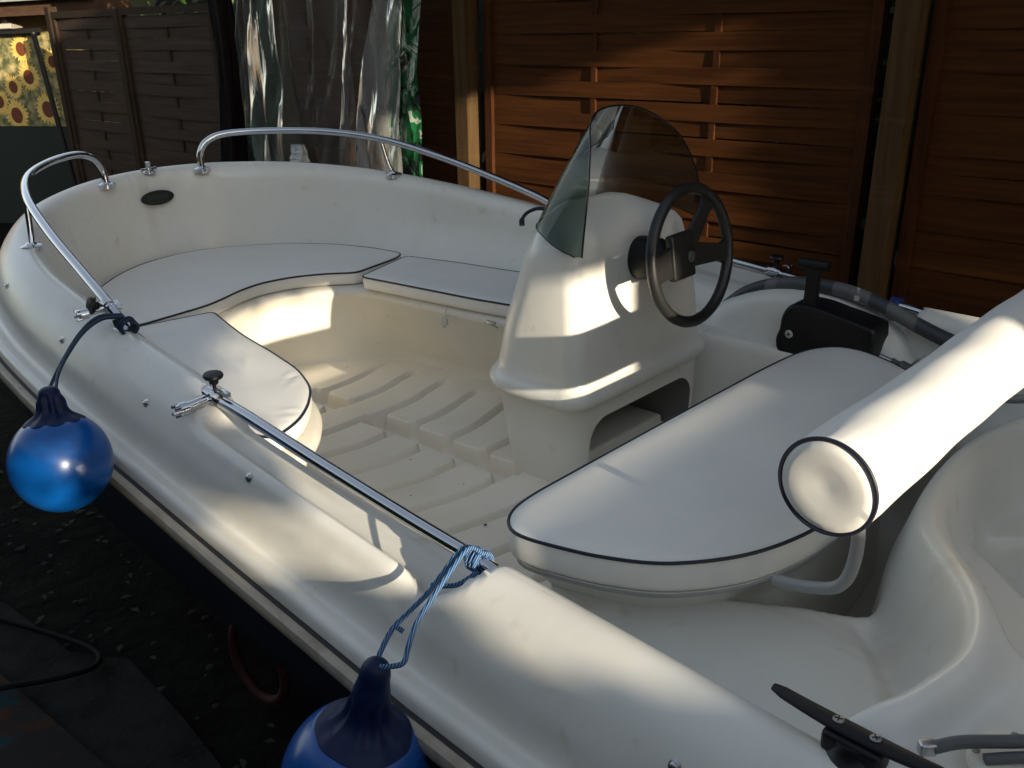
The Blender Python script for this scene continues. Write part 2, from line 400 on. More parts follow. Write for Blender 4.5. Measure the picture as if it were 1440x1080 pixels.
EDGE = spl([(.538, -.05), (.536, .03), (.528, .12), (.512, .20), (.485, .27), (.440, .33), (.395, .38), (.355, .435), (.330, .50), (.322, .56), (.332, .63), (.350, .695), (.385, .765), (.41, .86)])
RIDGE = [(x - .022, y) for x, y in EDGE]
rec = EDGE + [(1.5, .9), (1.5, -.2)]
dE = pdist(X, AY, EDGE)
dR = pdist(X, AY, RIDGE); inR = inside(X, AY, rec); sR = np.where(inR, dE, -dE)
WELL = spl([(.492, -.08), (.490, .02), (.478, .13), (.444, .215), (.395, .285), (.335, .355), (.290, .425), (.245, .450), (.10, .44), (-.5, .42)])
well = WELL + [(-.6, .42), (-.6, -.2), (.50, -.2)]
dW = pdist(X, AY, WELL); sW = np.where(inside(X, AY, well), dW, -dW)
LIP = spl([(1.1, .47), (.85, .47), (.73, .435), (.62, .372), (.56, .345), (.52, .315), (.49, .26)])
pit = LIP + [(.48, 0), (1.1, 0)]
dP = pdist(X, AY, LIP); sP = np.where(inside(X, AY, pit), dP, -dP)
deckz = .928 + .012 * sm(.0, .4, X)
Z = deckz - .016 + .042 * np.exp(-(dR / .034) ** 2) * sm(.80, .70, AY)
Z = Z * 1.0
recz = .79 + .012 * sm(.3, .75, X)
a = sm(-.010, .062, sR)
Z = Z * (1 - a) + recz * a
# channel at the foot of the roll with drain
Z -= .022 * np.exp(-((sR - .072) / .016) ** 2) * inR * sm(.34, .37, AY) * sm(.52, .48, AY)
b_ = sm(-.012, .040, sP) * inR * sm(.03, .07, sR)
Z = Z * (1 - b_) + (.555 + .12 * sm(.10, .02, sR)) * b_
c_ = sm(-.014, .030, sW); wb = .60 + .20 * sm(-.02, .035, AY - .07 - .9 * (.37 - X)); Z = Z * (1 - c_) + wb * c_
edge = sm(.735, .765, AY); Z = Z + edge * (X > .4) * .01
rows = [[V((X[i, j], Y[i, j], Z[i, j])) for j in range(len(ys))] for i in range(len(xs))]
rows.append([V((X[-1, j] + .002, Y[-1, j], .55)) for j in range(len(ys))])
rows.insert(0, [V((X[0, j] - .002, Y[0, j], .45)) for j in range(len(ys))])
MB().grid(rows).build('aft_moulding', GELIN if False else GEL, boat, sharp=70)
b = MB(); b.lathe((.428, .392, .815), (-.55, -.6, .1), [(.009, -.002), (.011, .002), (.008, .004), (.003, .002)], 14); b.build('drain', CHROMED, boat)

# ---- console
def rrect(x0, x1, y0, y1, rf, ra, z, n=7):
    pts = []
    for cx, cy, a0, r in ((x1 - rf, y1 - rf, 0, rf), (x0 + ra, y1 - ra, 90, ra), (x0 + ra, y0 + ra, 180, ra), (x1 - rf, y0 + rf, 270, rf)):
        for k in range(n): a = math.radians(a0 + 90 * k / (n - 1)); pts.append(V((cx + r * math.cos(a), cy + r * math.sin(a), z)))
    return pts
LV = [(.550, 1.405, 1.70, -.505, .012, .13, .05), (.62, 1.400, 1.705, -.508, .018, .13, .05), (.72, 1.392, 1.712, -.512, .026, .13, .05), (.806, 1.388, 1.718, -.512, .030, .13, .05),
      (.815, 1.381, 1.726, -.520, .038, .135, .055), (.824, 1.370, 1.738, -.530, .050, .14, .06), (.836, 1.366, 1.742, -.533, .053, .14, .062), (.848, 1.367, 1.740, -.532, .051, .14, .06), (.858, 1.375, 1.73, -.524, .044, .135, .055), (.872, 1.383, 1.718, -.515, .036, .13, .05), (.90, 1.387, 1.71, -.510, .032, .125, .045),
      (1.0, 1.387, 1.68, -.492, .030, .12, .04), (1.10, 1.388, 1.632, -.468, .030, .11, .038), (1.17, 1.392, 1.592, -.448, .030, .09, .038), (1.205, 1.397, 1.570, -.434, .026, .085, .035), (1.226, 1.405, 1.560, -.418, .014, .075, .04), (1.240, 1.420, 1.556, -.400, -.002, .065, .045), (1.252, 1.440, 1.555, -.380, -.022, .055, .05), (1.264, 1.466, 1.556, -.355, -.055, .045, .04), (1.274, 1.490, 1.555, -.33, -.10, .03, .03), (1.280, 1.508, 1.548, -.30, -.15, .018, .018), (1.282, 1.518, 1.540, -.27, -.18, .01, .01)]
cb = MB().grid([rrect(x0, x1, y0, y1, rf, ra, z) for z, x0, x1, y0, y1, rf, ra in LV], closed_v=True, cap0=True, cap1=True)
console = cb.build('console', [GEL, DARKIN], boat, sharp=50)
# footwell opening cut with a boolean
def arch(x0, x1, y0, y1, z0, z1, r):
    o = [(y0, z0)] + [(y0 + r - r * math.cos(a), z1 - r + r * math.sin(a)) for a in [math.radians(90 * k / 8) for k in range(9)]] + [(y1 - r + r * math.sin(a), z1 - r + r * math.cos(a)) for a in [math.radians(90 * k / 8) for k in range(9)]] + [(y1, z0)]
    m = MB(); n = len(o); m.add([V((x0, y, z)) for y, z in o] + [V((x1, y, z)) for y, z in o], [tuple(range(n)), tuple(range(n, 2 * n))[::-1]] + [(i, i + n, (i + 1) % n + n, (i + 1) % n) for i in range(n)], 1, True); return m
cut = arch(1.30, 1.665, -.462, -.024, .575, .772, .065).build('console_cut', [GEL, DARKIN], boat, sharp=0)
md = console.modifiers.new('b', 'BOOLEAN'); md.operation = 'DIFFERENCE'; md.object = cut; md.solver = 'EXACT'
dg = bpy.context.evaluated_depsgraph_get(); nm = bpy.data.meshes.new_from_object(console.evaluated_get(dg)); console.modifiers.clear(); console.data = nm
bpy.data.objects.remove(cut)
nm.set_sharp_from_angle(angle=math.radians(45))
b = MB(); b.box((1.56, -.24, .60), (.16, .43, .05), bev=.012); b.box((1.47, -.24, .583), (.03, .43, .014), bev=.004); b.build('foot_rest', GELIN, console)

# windscreen: curved smoked sheet, raked aft, tallest in the middle
base = cr([V(p) for p in [(1.378, .036, 1.204), (1.42, .044, 1.219), (1.47, .036, 1.238), (1.52, .006, 1.252), (1.557, -.07, 1.256), (1.572, -.18, 1.256), (1.563, -.29, 1.252), (1.532, -.375, 1.245), (1.48, -.420, 1.238), (1.43, -.435, 1.228), (1.375, -.432, 1.215)]], 8)
rows = []; nb = len(base)
for i, p in enumerate(base):
    t = i / (nb - 1); h = .245 * (math.sin(math.pi * t)) ** .55 * (1 - .10 * abs(t - .5) * 2)
    h = .250 * (1 - abs(2 * t - 1) ** 2.6) + .002
    row = []
    for k in range(13):
        v = k / 12
        c = V((1.50, -.19, 0)); q = p + V((-.46 * h * v, 0, h * v)); q.y = q.y + (c.y - q.y) * (.30 if p.y > c.y else .42) * v * (h / .250) ** 1.6
        q.x = q.x - .02 * v * v
        row.append(q)
    rows.append(row)
ws = MB().grid(rows).build('windscreen', SMOKE, console, sharp=0)
edgep = [r[-1] for r in rows]
MB().tube(edgep, .0022, 8).build('windscreen_edge', SMOKE_EDGE, console)
MB().tube([r[0] for r in rows], .0015, 8).build('windscreen_seal', SMOKE_EDGE, console)

# steering wheel
WC = V((1.256, -.228, 1.17)); WN = V((-1, .0, .12)).normalized(); WU = V((.12, 0, 1)).normalized(); WR = V((0, -1, 0))
RW = .156
def wp(r, deg, out=0): a = math.radians(deg); return WC + WR * (r * math.cos(a)) + WU * (r * math.sin(a)) + WN * out
sw = MB().tube([wp(RW, 360 * k / 72, .012) for k in range(72)], .0135, 14, closed=True).build('steering_wheel', WHEELP, console)
def spoke(deg, w0, w1):
    m = MB(); pr = []
    for k in range(9):
        t = k / 8; r = .03 + (RW - .030) * t; w = w0 + (w1 - w0) * t + .018 * sf(.75, 1, t); a = math.radians(deg)
        d = WR * math.cos(a) + WU * math.sin(a); s = WR * -math.sin(a) + WU * math.cos(a); c = WC + d * r + WN * (-.004 + .016 * t)
        pr.append([c - s * w - WN * .004, c - s * w * .9 + WN * .004, c + s * w * .9 + WN * .004, c + s * w - WN * .004])
    return m.grid(pr, closed_v=True, cap0=True, cap1=True)
for dg_, a, b_ in ((-8, .030, .019), (52, .026, .016), (184, .040, .030)): spoke(dg_, a, b_).build('spoke', WHEELP, sw, sharp=35)
hub = MB(); Mr = Matrix((WN, WR, WU)).transposed()
hub.box(WC + WU * .004 + WR * -.026, (.022, .088, .108), rot=Mr, bev=.008)
h_ = hub.build('hub_pad', WHEELP, sw)
m = MB(); m.lathe(WC + WN * .0112 + WR * .0 - WU * .002, WN, [(.013, 0), (.013, .002), (.011, .0035), (.004, .003)], 20)
m.box(WC + WN * .0150 + WR * .0 - WU * .002, (.001, .016, .003), rot=Mr); m.box(WC + WN * .0150 + WR * .0 - WU * .002, (.0012, .003, .016), rot=Mr)
m.build('hub_emblem', mat('emblem_dark', (.09, .09, .085), .3), sw)
MB().lathe(V((1.392, -.228, 1.145)), V((-1, 0, .10)), [(.054, -.01), (.054, .012), (.050, .055), (.044, .075), (.030, .085), (.022, .095), (.020, .135)], 28).build('steering_column', BLACKP, console)

# small screws on the console and side
def mirror(pts): return [V((p[0], -p[1], p[2])) for p in pts]

# ---- helm seat base and backrest bolster
HS = cr([V((a, b, 0)) for a, b in [(1.046, .44), (1.046, .30), (1.045, .12), (1.043, -.08), (1.040, -.25), (1.030, -.37), (1.003, -.436), (.955, -.468), (.88, -.458), (.78, -.405), (.70, -.32), (.64, -.18), (.612, .0), (.606, .12), (.607, .26), (.620, .38), (.66, .49), (.735, .582), (.82, .630), (.90, .655), (.965, .667), (1.005, .655), (1.034, .615), (1.045, .55)]], 6, closed=True)
def offs(P, d):
    """offset a closed outline outward by d (d<0 inward), robust for smooth outlines"""
    n = len(P); A = sum(P[i].x * P[(i + 1) % n].y - P[(i + 1) % n].x * P[i].y for i in range(n)); s = 1 if A > 0 else -1
    out = []
    for i in range(n):
        t = (P[(i + 1) % n] - P[i - 1]).normalized(); out.append(P[i] + V((t.y, -t.x, 0)) * d * s)
    return out
def slabs(outline, prof):
    m = MB(); rows = [[p + V((0, 0, z)) for p in offs(outline, d)] for d, z in prof]
    m.grid(rows, closed_v=True, cap0=True, cap1=True); return m
slabs(HS, [(-.075, .56), (-.075, .77), (-.070, .805), (-.052, .828), (-.040, .838), (-.036, .850), (-.040, .858), (-.05, .862)]).build('helm_seat_base', GEL, boat)
MB().tube([p + V((0, 0, .8665)) for p in offs(HS, -.018)], .0085, 10, closed=True).build('seat_rim_tube', mat('grey_tube', (.36, .36, .36), .35, metal=.3), boat)
slabs(HS, [(-.05, .860), (-.012, .862), (-.010, .871), (-.03, .874)]).build('seat_pan', GEL, boat)
BX, BZ, BR = .489, 1.149, .0655
bo = MB()
prof = [(.01, .0), (.03, -.0035), (.05, -.003), (BR - .004, .0), (BR - .0005, .003), (BR, .008), (BR + .0015, .05), (BR, .3), (BR + .001, .6), (BR, 1.0), (BR, 1.06), (BR - .004, 1.068), (.03, 1.071), (.01, 1.07)]
pr2 = []
for k in range(110):
    h = 1.071 * k / 109; r = float(np.interp(h, [p[1] for p in prof[3:]], [p[0] for p in prof[3:]])) if k > 0 else BR - .004
    pr2.append((h, r))
rw = []
for r0, h0 in prof[:3]: rw.append([V((BX + r0 * math.cos(a), .592 - h0 - .0012 * math.sin(2 * a + 1) * (r0 / .05), BZ + r0 * math.sin(a))) for a in [2 * math.pi * q / 72 for q in range(72)]])
for h, r in pr2:
    e1 = math.exp(-h / .05) + math.exp(-(1.071 - h) / .05)
    rw.append([V((BX + (r + dr) * math.cos(a), .592 - h, BZ + (r + dr) * math.sin(a))) for a, dr in [(2 * math.pi * q / 72, .0011 * e1 * min(1, h / .004) * math.sin(23 * 2 * math.pi * q / 72 + 2 * math.sin(5 * q)) + .0013 * math.sin(h * 9 + 2 * math.pi * q / 36) + .0007 * math.sin(h * 31 - q * .26)) for q in range(72)]])
bo.grid(rw, closed_v=True, cap0=True, cap1=True)
bol = bo.build('backrest_bolster', VINYL, boat, sharp=60)
for yy in (.589, -.476):
    MB().tube([V((BX + (BR + .0005) * math.cos(a), yy, BZ + (BR + .0005) * math.sin(a))) for a in [2 * math.pi * k / 64 for k in range(64)]], .0032, 8, closed=True).build('piping', PIPE, bol)
for sy in (.50, -.40):
    MB().tube(cr([(BX + .01, sy, BZ - .05), (BX - .010, sy, 1.05), (BX - .006, sy, .985), (BX + .012, sy, .948), (BX + .050, sy, .930), (BX + .085, sy, .922), (BX + .11, sy, .918)], 6), .0095, 12).build('bolster_bracket', mat('grey_bracket', (.30, .30, .29), .4), bol)

# ---- rails
def P3(x, y, z): return V((x, y, z))
def rail_path(side):
    pts = [(3.392, .185, 1.205), (3.395, .190, 1.262), (3.385, .222, 1.305), (3.355, .29, 1.325), (3.26, .415, 1.325), (3.09, .548, 1.315), (2.87, .640, 1.288), (2.62, .695, 1.235), (2.38, .728, 1.175), (2.22, .747, 1.130), (2.13, .757, 1.098)]
    return [V((x, y * side, z)) for x, y, z in pts]
for side in (1, -1):
    rp = cr(rail_path(side), 10)
    rl = MB().tube(rp, .0125, 14).build('bow_rail', CHROME, boat)
    lg = MB(); lg.tube(cr([(2.853, .664 * side, 1.153), (2.868, .652 * side, 1.20), (2.885, .640 * side, 1.285)], 4), .009, 12); lg.build('rail_leg', CHROME, rl)
    for (x, y, z) in ((3.392, .185, crestz(3.40) - .012), (2.853, .664, crestz(2.853) - .003)):
        fl = MB(); fl.lathe((x, y * side, z), (0, 0, 1), [(.03, -.01), (.03, .003), (.026, .006), (.016, .008), (.0135, .012)], 20); fl.build('rail_flange', CHROME, rl)
    fl = MB(); fl.lathe((2.135, .757 * side, 1.070), (.35, 0, 1), [(.027, 0), (.027, .006), (.02, .012), (.016, .02), (.0155, .035)], 20)
    fl.build('rail_flange', CHROME, rl)
    z0, z1 = .958, 1.030
    rp = cr([(.892, .787 * side, .940), (.93, .787 * side, .952), (1.1, .786 * side, .9665), (1.35, .784 * side, .992), (1.60, .780 * side, 1.018), (1.705, .779 * side, 1.024)], 10)
    r2 = MB().tube(rp, .0125, 14).build('side_rail', CHROME, boat)
# clamps / rod holder sockets on rails
def clamp(x, y, z, d, side, sc=1.0, knob='up'):
    """d = rail direction"""
    d = V(d).normalized(); w = V((0, 0, 1)).cross(d).normalized() * side; u = d.cross(w).normalized()
    if u.z < 0: u = -u
    c = V((x, y, z)); m = MB()
    m.tube([c - d * .020 * sc, c + d * .020 * sc], .0165 * sc, 16)
    m.tube([c - d * .006 * sc, c + d * .006 * sc], .0195 * sc, 16)
    m.tube([c, c - w * .0 + w * .075 * sc - u * .006], .010 * sc, 12)
    e = c + w * .075 * sc - u * .006
    m.tube([e - w * .016, e + w * .002], .0145 * sc, 14)
    for k in range(4):
        a = math.pi / 4 + k * math.pi / 2; q = e + (d * math.cos(a) + u * math.sin(a)) * .011; m.tube([q, q + w * .012], .004 * sc, 8)
    m.box(c - w * .020 * sc - u * .002, (.030, .022, .012), rot=Matrix((d, w, u)).transposed(), bev=.003)
    o = m.build('rail_clamp', CHROME, boat)
    k = MB()
    kd = u if knob == 'up' else (w * .9 + u * .25).normalized()
    kb = c + (kd * .014) - w * .004
    k.lathe(kb, kd, [(.004, 0), (.004, .012), (.009, .014), (.010, .022), (.019, .027), (.0205, .031), (.019, .035), (.006, .037)], 18)
    k.build('clamp_knob', BLACKP, o)
clamp(1.705, .782, 1.030, (1, -.01, .1), 1)
clamp(2.20, .752, 1.122, (1, -.1, .3), 1, .85, 'side')
clamp(1.33, -.785, .992, (1, 0, .1), -1)
# dark hook hanging by the starboard bow rail end
MB().tube(cr([(2.10, -.70, 1.10), (2.13, -.665, 1.108), (2.155, -.64, 1.096), (2.165, -.625, 1.075), (2.16, -.618, 1.058)], 6), [.006] * 18 + [.009] * 7, 10).build('rod_hook', BLACKP, boat)
clamp(2.09, -.755, 1.095, (1, .0, .3), -1, .8)

# bow fitting on the centreline
b = MB(); b.lathe((3.44, .0, 1.213), (0, 0, 1), [(.022, 0), (.022, .006), (.010, .010), (.008, .034), (.010, .037), (.010, .042), (.004, .043)], 18)
b.tube([(3.44, -.03, 1.228), (3.44, .03, 1.228)], .006, 10); b.build('bow_cleat', CHROME, boat)
# badge: dark oval plate with faint worn lettering (strokes only)
bc = V((3.407, .0, 1.128)); bn = V((-1, 0, .10)).normalized(); bu_ = V((.10, 0, 1)).normalized(); br = V((0, -1, 0))
m = MB(); rowsb = []
for r_, h_ in ((1, -.004), (1, .001), (.97, .003), (.90, .0032)):
    rowsb.append([bc + br * (.064 * r_ * math.cos(2 * math.pi * k / 48)) + bu_ * (.026 * r_ * math.sin(2 * math.pi * k / 48)) + bn * h_ for k in range(48)])
m.grid(rowsb, closed_v=True, cap1=True); bad = m.build('badge', BADGE, boat)
m = MB(); Mb = Matrix((bn, br, bu_)).transposed()
for k in range(9):
    u0 = -.036 + k * .009
    hh = .017 + .003 * math.cos(k * 1.7)
    m.box(bc + br * u0 + bu_ * .003 + bn * .0035, (.0008, .0014, hh), rot=Mb)
    if k % 2 == 0: m.box(bc + br * (u0 + .003) + bu_ * (.003 + .006 * (k % 3 - 1)) + bn * .0035, (.0008, .006, .0014), rot=Mb)
for k in range(14): m.box(bc + br * (-.033 + k * .0051) - bu_ * .0155 + bn * .0035, (.0008, .0022, .0022), rot=Mb)
m.build('badge_lettering', BADGET, bad)

# screws along the port gunwale
def gun(x, off, side=1):
    i = min(range(len(PATH)), key=lambda k: (PATH[k].x - x) ** 2 + (1 if PATH[k].y * side < 0 else 0)); P = PATH[i]; n = NRM[i]
    z = float(np.interp(-off, [-a for a, b in OUTR], [b for a, b in OUTR])); s1 = float(np.interp(-(off - .01), [-a for a, b in OUTR], [b for a, b in OUTR]))
    t = V((0, 0, s1 - z)) - n * .01; nn = V((-t.z * -n.x if False else 0, 0, 0))
    up = (n * (s1 - z) + V((0, 0, .01))).normalized()
    return P + n * off + V((0, 0, crestz(P.x) + z)), up
for xx in (2.75, 2.30, 1.86, 1.475, .515):
    for side in (1, -1):
        p, up = gun(xx, .078, side)
        m = MB(); m.lathe(p, up, [(.009, -.001), (.009, .0012), (.005, .002), (.005, .005), (.0025, .006)], 14); m.build('screw', CHROMED, boat)

# mooring cleat, black, on the port quarter
cd = V((-.146, .004, -.002)).normalized(); cs = V((0, 0, 1)).cross(cd).normalized()
cc = V((.338, .788, .955))
m = MB()
m.lathe(cc + V((0, 0, -.02)), (0, 0, 1), [(.0, 0)] if False else [(.034, 0), (.034, .006), (.028, .012), (.022, .022), (.022, .03)], 20)
mm = []
for k in range(17):
    t = -1 + 2 * k / 16; c = cc + cd * (.105 * t) + V((0, 0, .017 + .006 * t * t)); w = .0125 * (1 - .35 * abs(t) ** 1.5); h = .007 * (1 - .2 * abs(t))
    if abs(t) > .99: w *= .7; h *= .6
    mm.append([c + cs * (w * math.cos(a)) + V((0, 0, h * math.sin(a))) for a in [2 * math.pi * q / 12 for q in range(12)]])
m.grid(mm, closed_v=True, cap0=True, cap1=True)
m.box(cc + V((0, 0, -.002)), (.07, .034, .03), rot=Matrix((cd, cs, V((0, 0, 1)))).transposed(), bev=.008)
clt = m.build('mooring_cleat', BLACKP, boat)
for t in (-.022, .022):
    q = cc + cd * t + V((0, 0, .0235)); m = MB(); m.lathe(q, (0, 0, 1), [(.0068, 0), (.0068, .0012), (.005, .002)], 18)
    m.build('screw', SCREW, clt)
    m = MB(); Mz = Matrix.Rotation(.5 + t * 9, 3, 'Z')
    m.box(q + V((0, 0, .0022)), (.0085, .0016, .0008), rot=Mz); m.box(q + V((0, 0, .0022)), (.0016, .0085, .0009), rot=Mz); m.build('screw_slot', BLACKP, clt)

# fixing plate and hoses on the port quarter
m = MB(); m.lathe((.20, .685, .936), (0, 0, 1), [(.050, 0), (.050, .006), (.047, .010), (.03, .011)], 40); pl = m.build('hatch_plate', GELIN, boat)
for a in (20, 110, 200, 290):
    m = MB(); m.lathe((.20 + .041 * math.cos(math.radians(a)), .685 + .041 * math.sin(math.radians(a)), .946), (0, 0, 1), [(.0045, 0), (.0045, .0015), (.002, .002)], 10); m.build('screw', SCREW, pl)
MB().tube(cr([(.272, .738, .957), (.25, .715, .962), (.21, .685, .966), (.14, .62, .963), (.05, .55, .955)], 6), .0075, 10).build('fuel_hose', HOSE, boat)
MB().tube(cr([(.225, .712, .951), (.19, .683, .955), (.13, .63, .953), (.04, .57, .948)], 6), .0065, 10).build('fuel_hose', HOSE, boat)
m = MB(); m.box((.277, .741, .956), (.018, .014, .016), rot=Matrix.Rotation(.8, 3, 'Z'), bev=.003); m.build('hose_clip', CHROMED, boat)

# ---- throttle box on the starboard side
TY = -.63
out = [(1.205, .905), (1.215, .87), (1.205, .835), (1.17, .815), (1.10, .81), (1.0, .805), (.95, .80), (.935, .84), (.93, .94), (.95, .958), (1.04, .975), (1.10, .985), (1.155, .985), (1.185, .97), (1.20, .94)]
oc = [(1.195 + (p.x - 1.195) * .94, .81 + (p.y - .81) * .95) for p in cr([V((a, b, 0)) for a, b in out], 4, closed=True)]
m = MB(); n = len(oc); c0 = V((sum(p[0] for p in oc) / n, 0, sum(p[1] for p in oc) / n))
rws = []
for s_, yy in ((1, TY - .05), (1, TY + .028), (.985, TY + .036), (.95, TY + .041), (.90, TY + .042)):
    rws.append([V((c0.x + (x - c0.x) * s_, yy, c0.z + (z - c0.z) * s_)) for x, z in oc])
m.grid(rws, closed_v=True, cap0=True, cap1=True)
thr = m.build('throttle_box', BLACKP, boat, sharp=50)
m = MB(); m.lathe((1.172, TY + .0415, .892), (0, 1, 0), [(.011, 0), (.011, .002), (.009, .003)], 18); m.box((1.172, TY + .0452, .892), (.011, .0008, .0025), 1); m.box((1.172, TY + .0452, .892), (.0025, .001, .011), 1); m.build('box_screw', [mat('pale_screw', (.5, .48, .44), .4), BLACKP], thr)
m = MB(); lv = []
for k in range(11):
    t = k / 10; z = .955 + .125 * t; x = 1.128 - .004 * t; w = .020 - .004 * math.sin(t * 3) ; w = w + .010 * sf(.86, .97, t)
    lv.append([V((x - w, TY + .012, z)), V((x - w, TY + .030, z)), V((x + w, TY + .030, z)), V((x + w, TY + .012, z))])
m.grid(lv, closed_v=True, cap0=True, cap1=True); m.tube([(1.165, TY + .02, 1.083), (1.085, TY + .02, 1.083)], .014, 12); m.build('throttle_lever', BLACKP, thr)
m = MB(); m.tube([(.935, TY + .01, .872), (.905, TY + .012, .866)], .007, 10); m.build('cable_ferrule', CHROMED, thr)
MB().tube(cr([(.905, TY + .012, .866), (.86, TY + .01, .85), (.82, TY - .01, .845), (.76, TY - .02, .85), (.66, TY - .01, .86)], 6), [.0175 if 2 < i < 14 else .010 for i in range(25)], 12).build('control_cable', HOSE, thr)
MB().tube(cr([(1.60, -.62, .80), (1.53, -.68, .835), (1.45, -.705, .88), (1.37, -.715, .945), (1.26, -.72, .985), (1.12, -.72, .995), (1.0, -.72, .975), (.88, -.715, .935), (.79, -.70, .915), (.70, -.69, .905), (.6, -.68, .90)], 8), .0195, 14).build('cable_bundle', HOSET, boat)
m = MB(); m.tube([(1.045, -.705, .998), (1.043, -.70, 1.012)], .004, 8); m.box((1.045, -.698, .985), (.012, .006, .012)); m.build('cable_tie', mat('clear_tie', (.5, .5, .48), .4), boat)
# rounded mound behind the throttle on the starboard side
m = MB(); rws = []
for k in range(15):
    t = k / 14; x = 1.50 - .62 * t; hgt = .135 * math.sin(math.pi * min(1, t * 1.0)) ** .6
    rws.append([V((x, -.745, .846 + hgt)), V((x, -.70, .846 + hgt * .98)), V((x, -.675, .846 + hgt * .9)), V((x, -.66, .846 + hgt * .7)), V((x, -.650, .846 + hgt * .35)), V((x, -.635, .846))])
m.grid(rws).build('side_pod', GEL, boat, sharp=70)

# small latch tag and fittings under the starboard seat edge
m = MB(); m.tube(cr([(2.157, -.262, .868), (2.160, -.258, .85), (2.162, -.258, .835)], 4), .0012, 6); m.box((2.166, -.258, .822), (.024, .008, .022), bev=.003); m.box((2.170, -.258, .806), (.012, .007, .010), bev=.002); m.build('latch_tag', mat('pale_plastic', (.5, .49, .44), .5), boat)
m = MB(); m.box((1.965, -.263, .856), (.035, .010, .009), bev=.002); m.tube([(1.99, -.262, .852), (1.94, -.262, .847)], .0025, 8); m.build('seat_hinge', CHROMED, boat)
m = MB(); m.box((1.835, -.30, .775), (.022, .012, .018), bev=.005); m.build('seat_hinge', CHROMED, boat)
m = MB(); m.lathe((1.467, .277, .5935), (0, 0, 1), [(.004, 0), (.004, .001)], 10); m.build('sole_screw', BLACKP, boat)

lv = MB(); rg = random.Random(31)
for k in range(26):
    x = rg.uniform(1.5, 2.6); y = rg.uniform(-.3, .35); r = rg.uniform(.002, .006); a = rg.uniform(0, 6)
    lv.add([(x + r * math.cos(a), y + r * math.sin(a), .598), (x - r * .4 * math.sin(a), y + r * .4 * math.cos(a), .5985), (x - r * math.cos(a), y - r * math.sin(a), .598), (x + r * .4 * math.sin(a), y - r * .4 * math.cos(a), .5975)], [(0, 1, 2, 3)], 0, True)
o = lv.build('leaf_litter', mat('dry_leaf', (.22, .12, .05), .8), loc=(2, 0, .6), fixn=False); tag(o, 'tiny dry leaf crumbs scattered on the moulded floor', 'leaf litter', kind='stuff')

om = thing('added_outboard', 'dark grey outboard motor added out of view to shade the engine well', 'outboard motor', (-.55, -.10, .3))  # motor added out of view to keep sky glow off the well
COWL = mat('motor_cowl', (.02, .021, .024), .35, coat=.2)
rws = []
for z_, lx_, ly_, xo_ in ((.93, .16, .10, 0), (.95, .20, .125, 0), (1.05, .215, .13, 0), (1.15, .205, .125, -.005), (1.21, .18, .11, -.01), (1.24, .13, .08, -.02), (1.25, .06, .04, -.02)):
    rws.append([V((-.62 + xo_ + lx_ * abs(math.cos(a)) ** .7 * (1 if math.cos(a) > 0 else -1), -.10 + ly_ * abs(math.sin(a)) ** .7 * (1 if math.sin(a) > 0 else -1), z_)) for a in [2 * math.pi * k / 40 for k in range(40)]])
m = MB(); m.grid(rws, closed_v=True, cap0=True, cap1=True); m.build('cowling', COWL, om)
m = MB(); m.box((-.62, -.10, .65), (.14, .09, .58), bev=.02); m.box((-.62, -.10, .28), (.30, .03, .16), bev=.01); m.build('leg', COWL, om)
m = MB(); m.box((-.50, -.10, .85), (.12, .22, .16), bev=.015); m.build('clamp_bracket', BLACKP, om)
m = MB(); m.box((-.455, 0, .70), (.05, 1.5, .5), bev=.01); m.build('transom', GEL, boat)

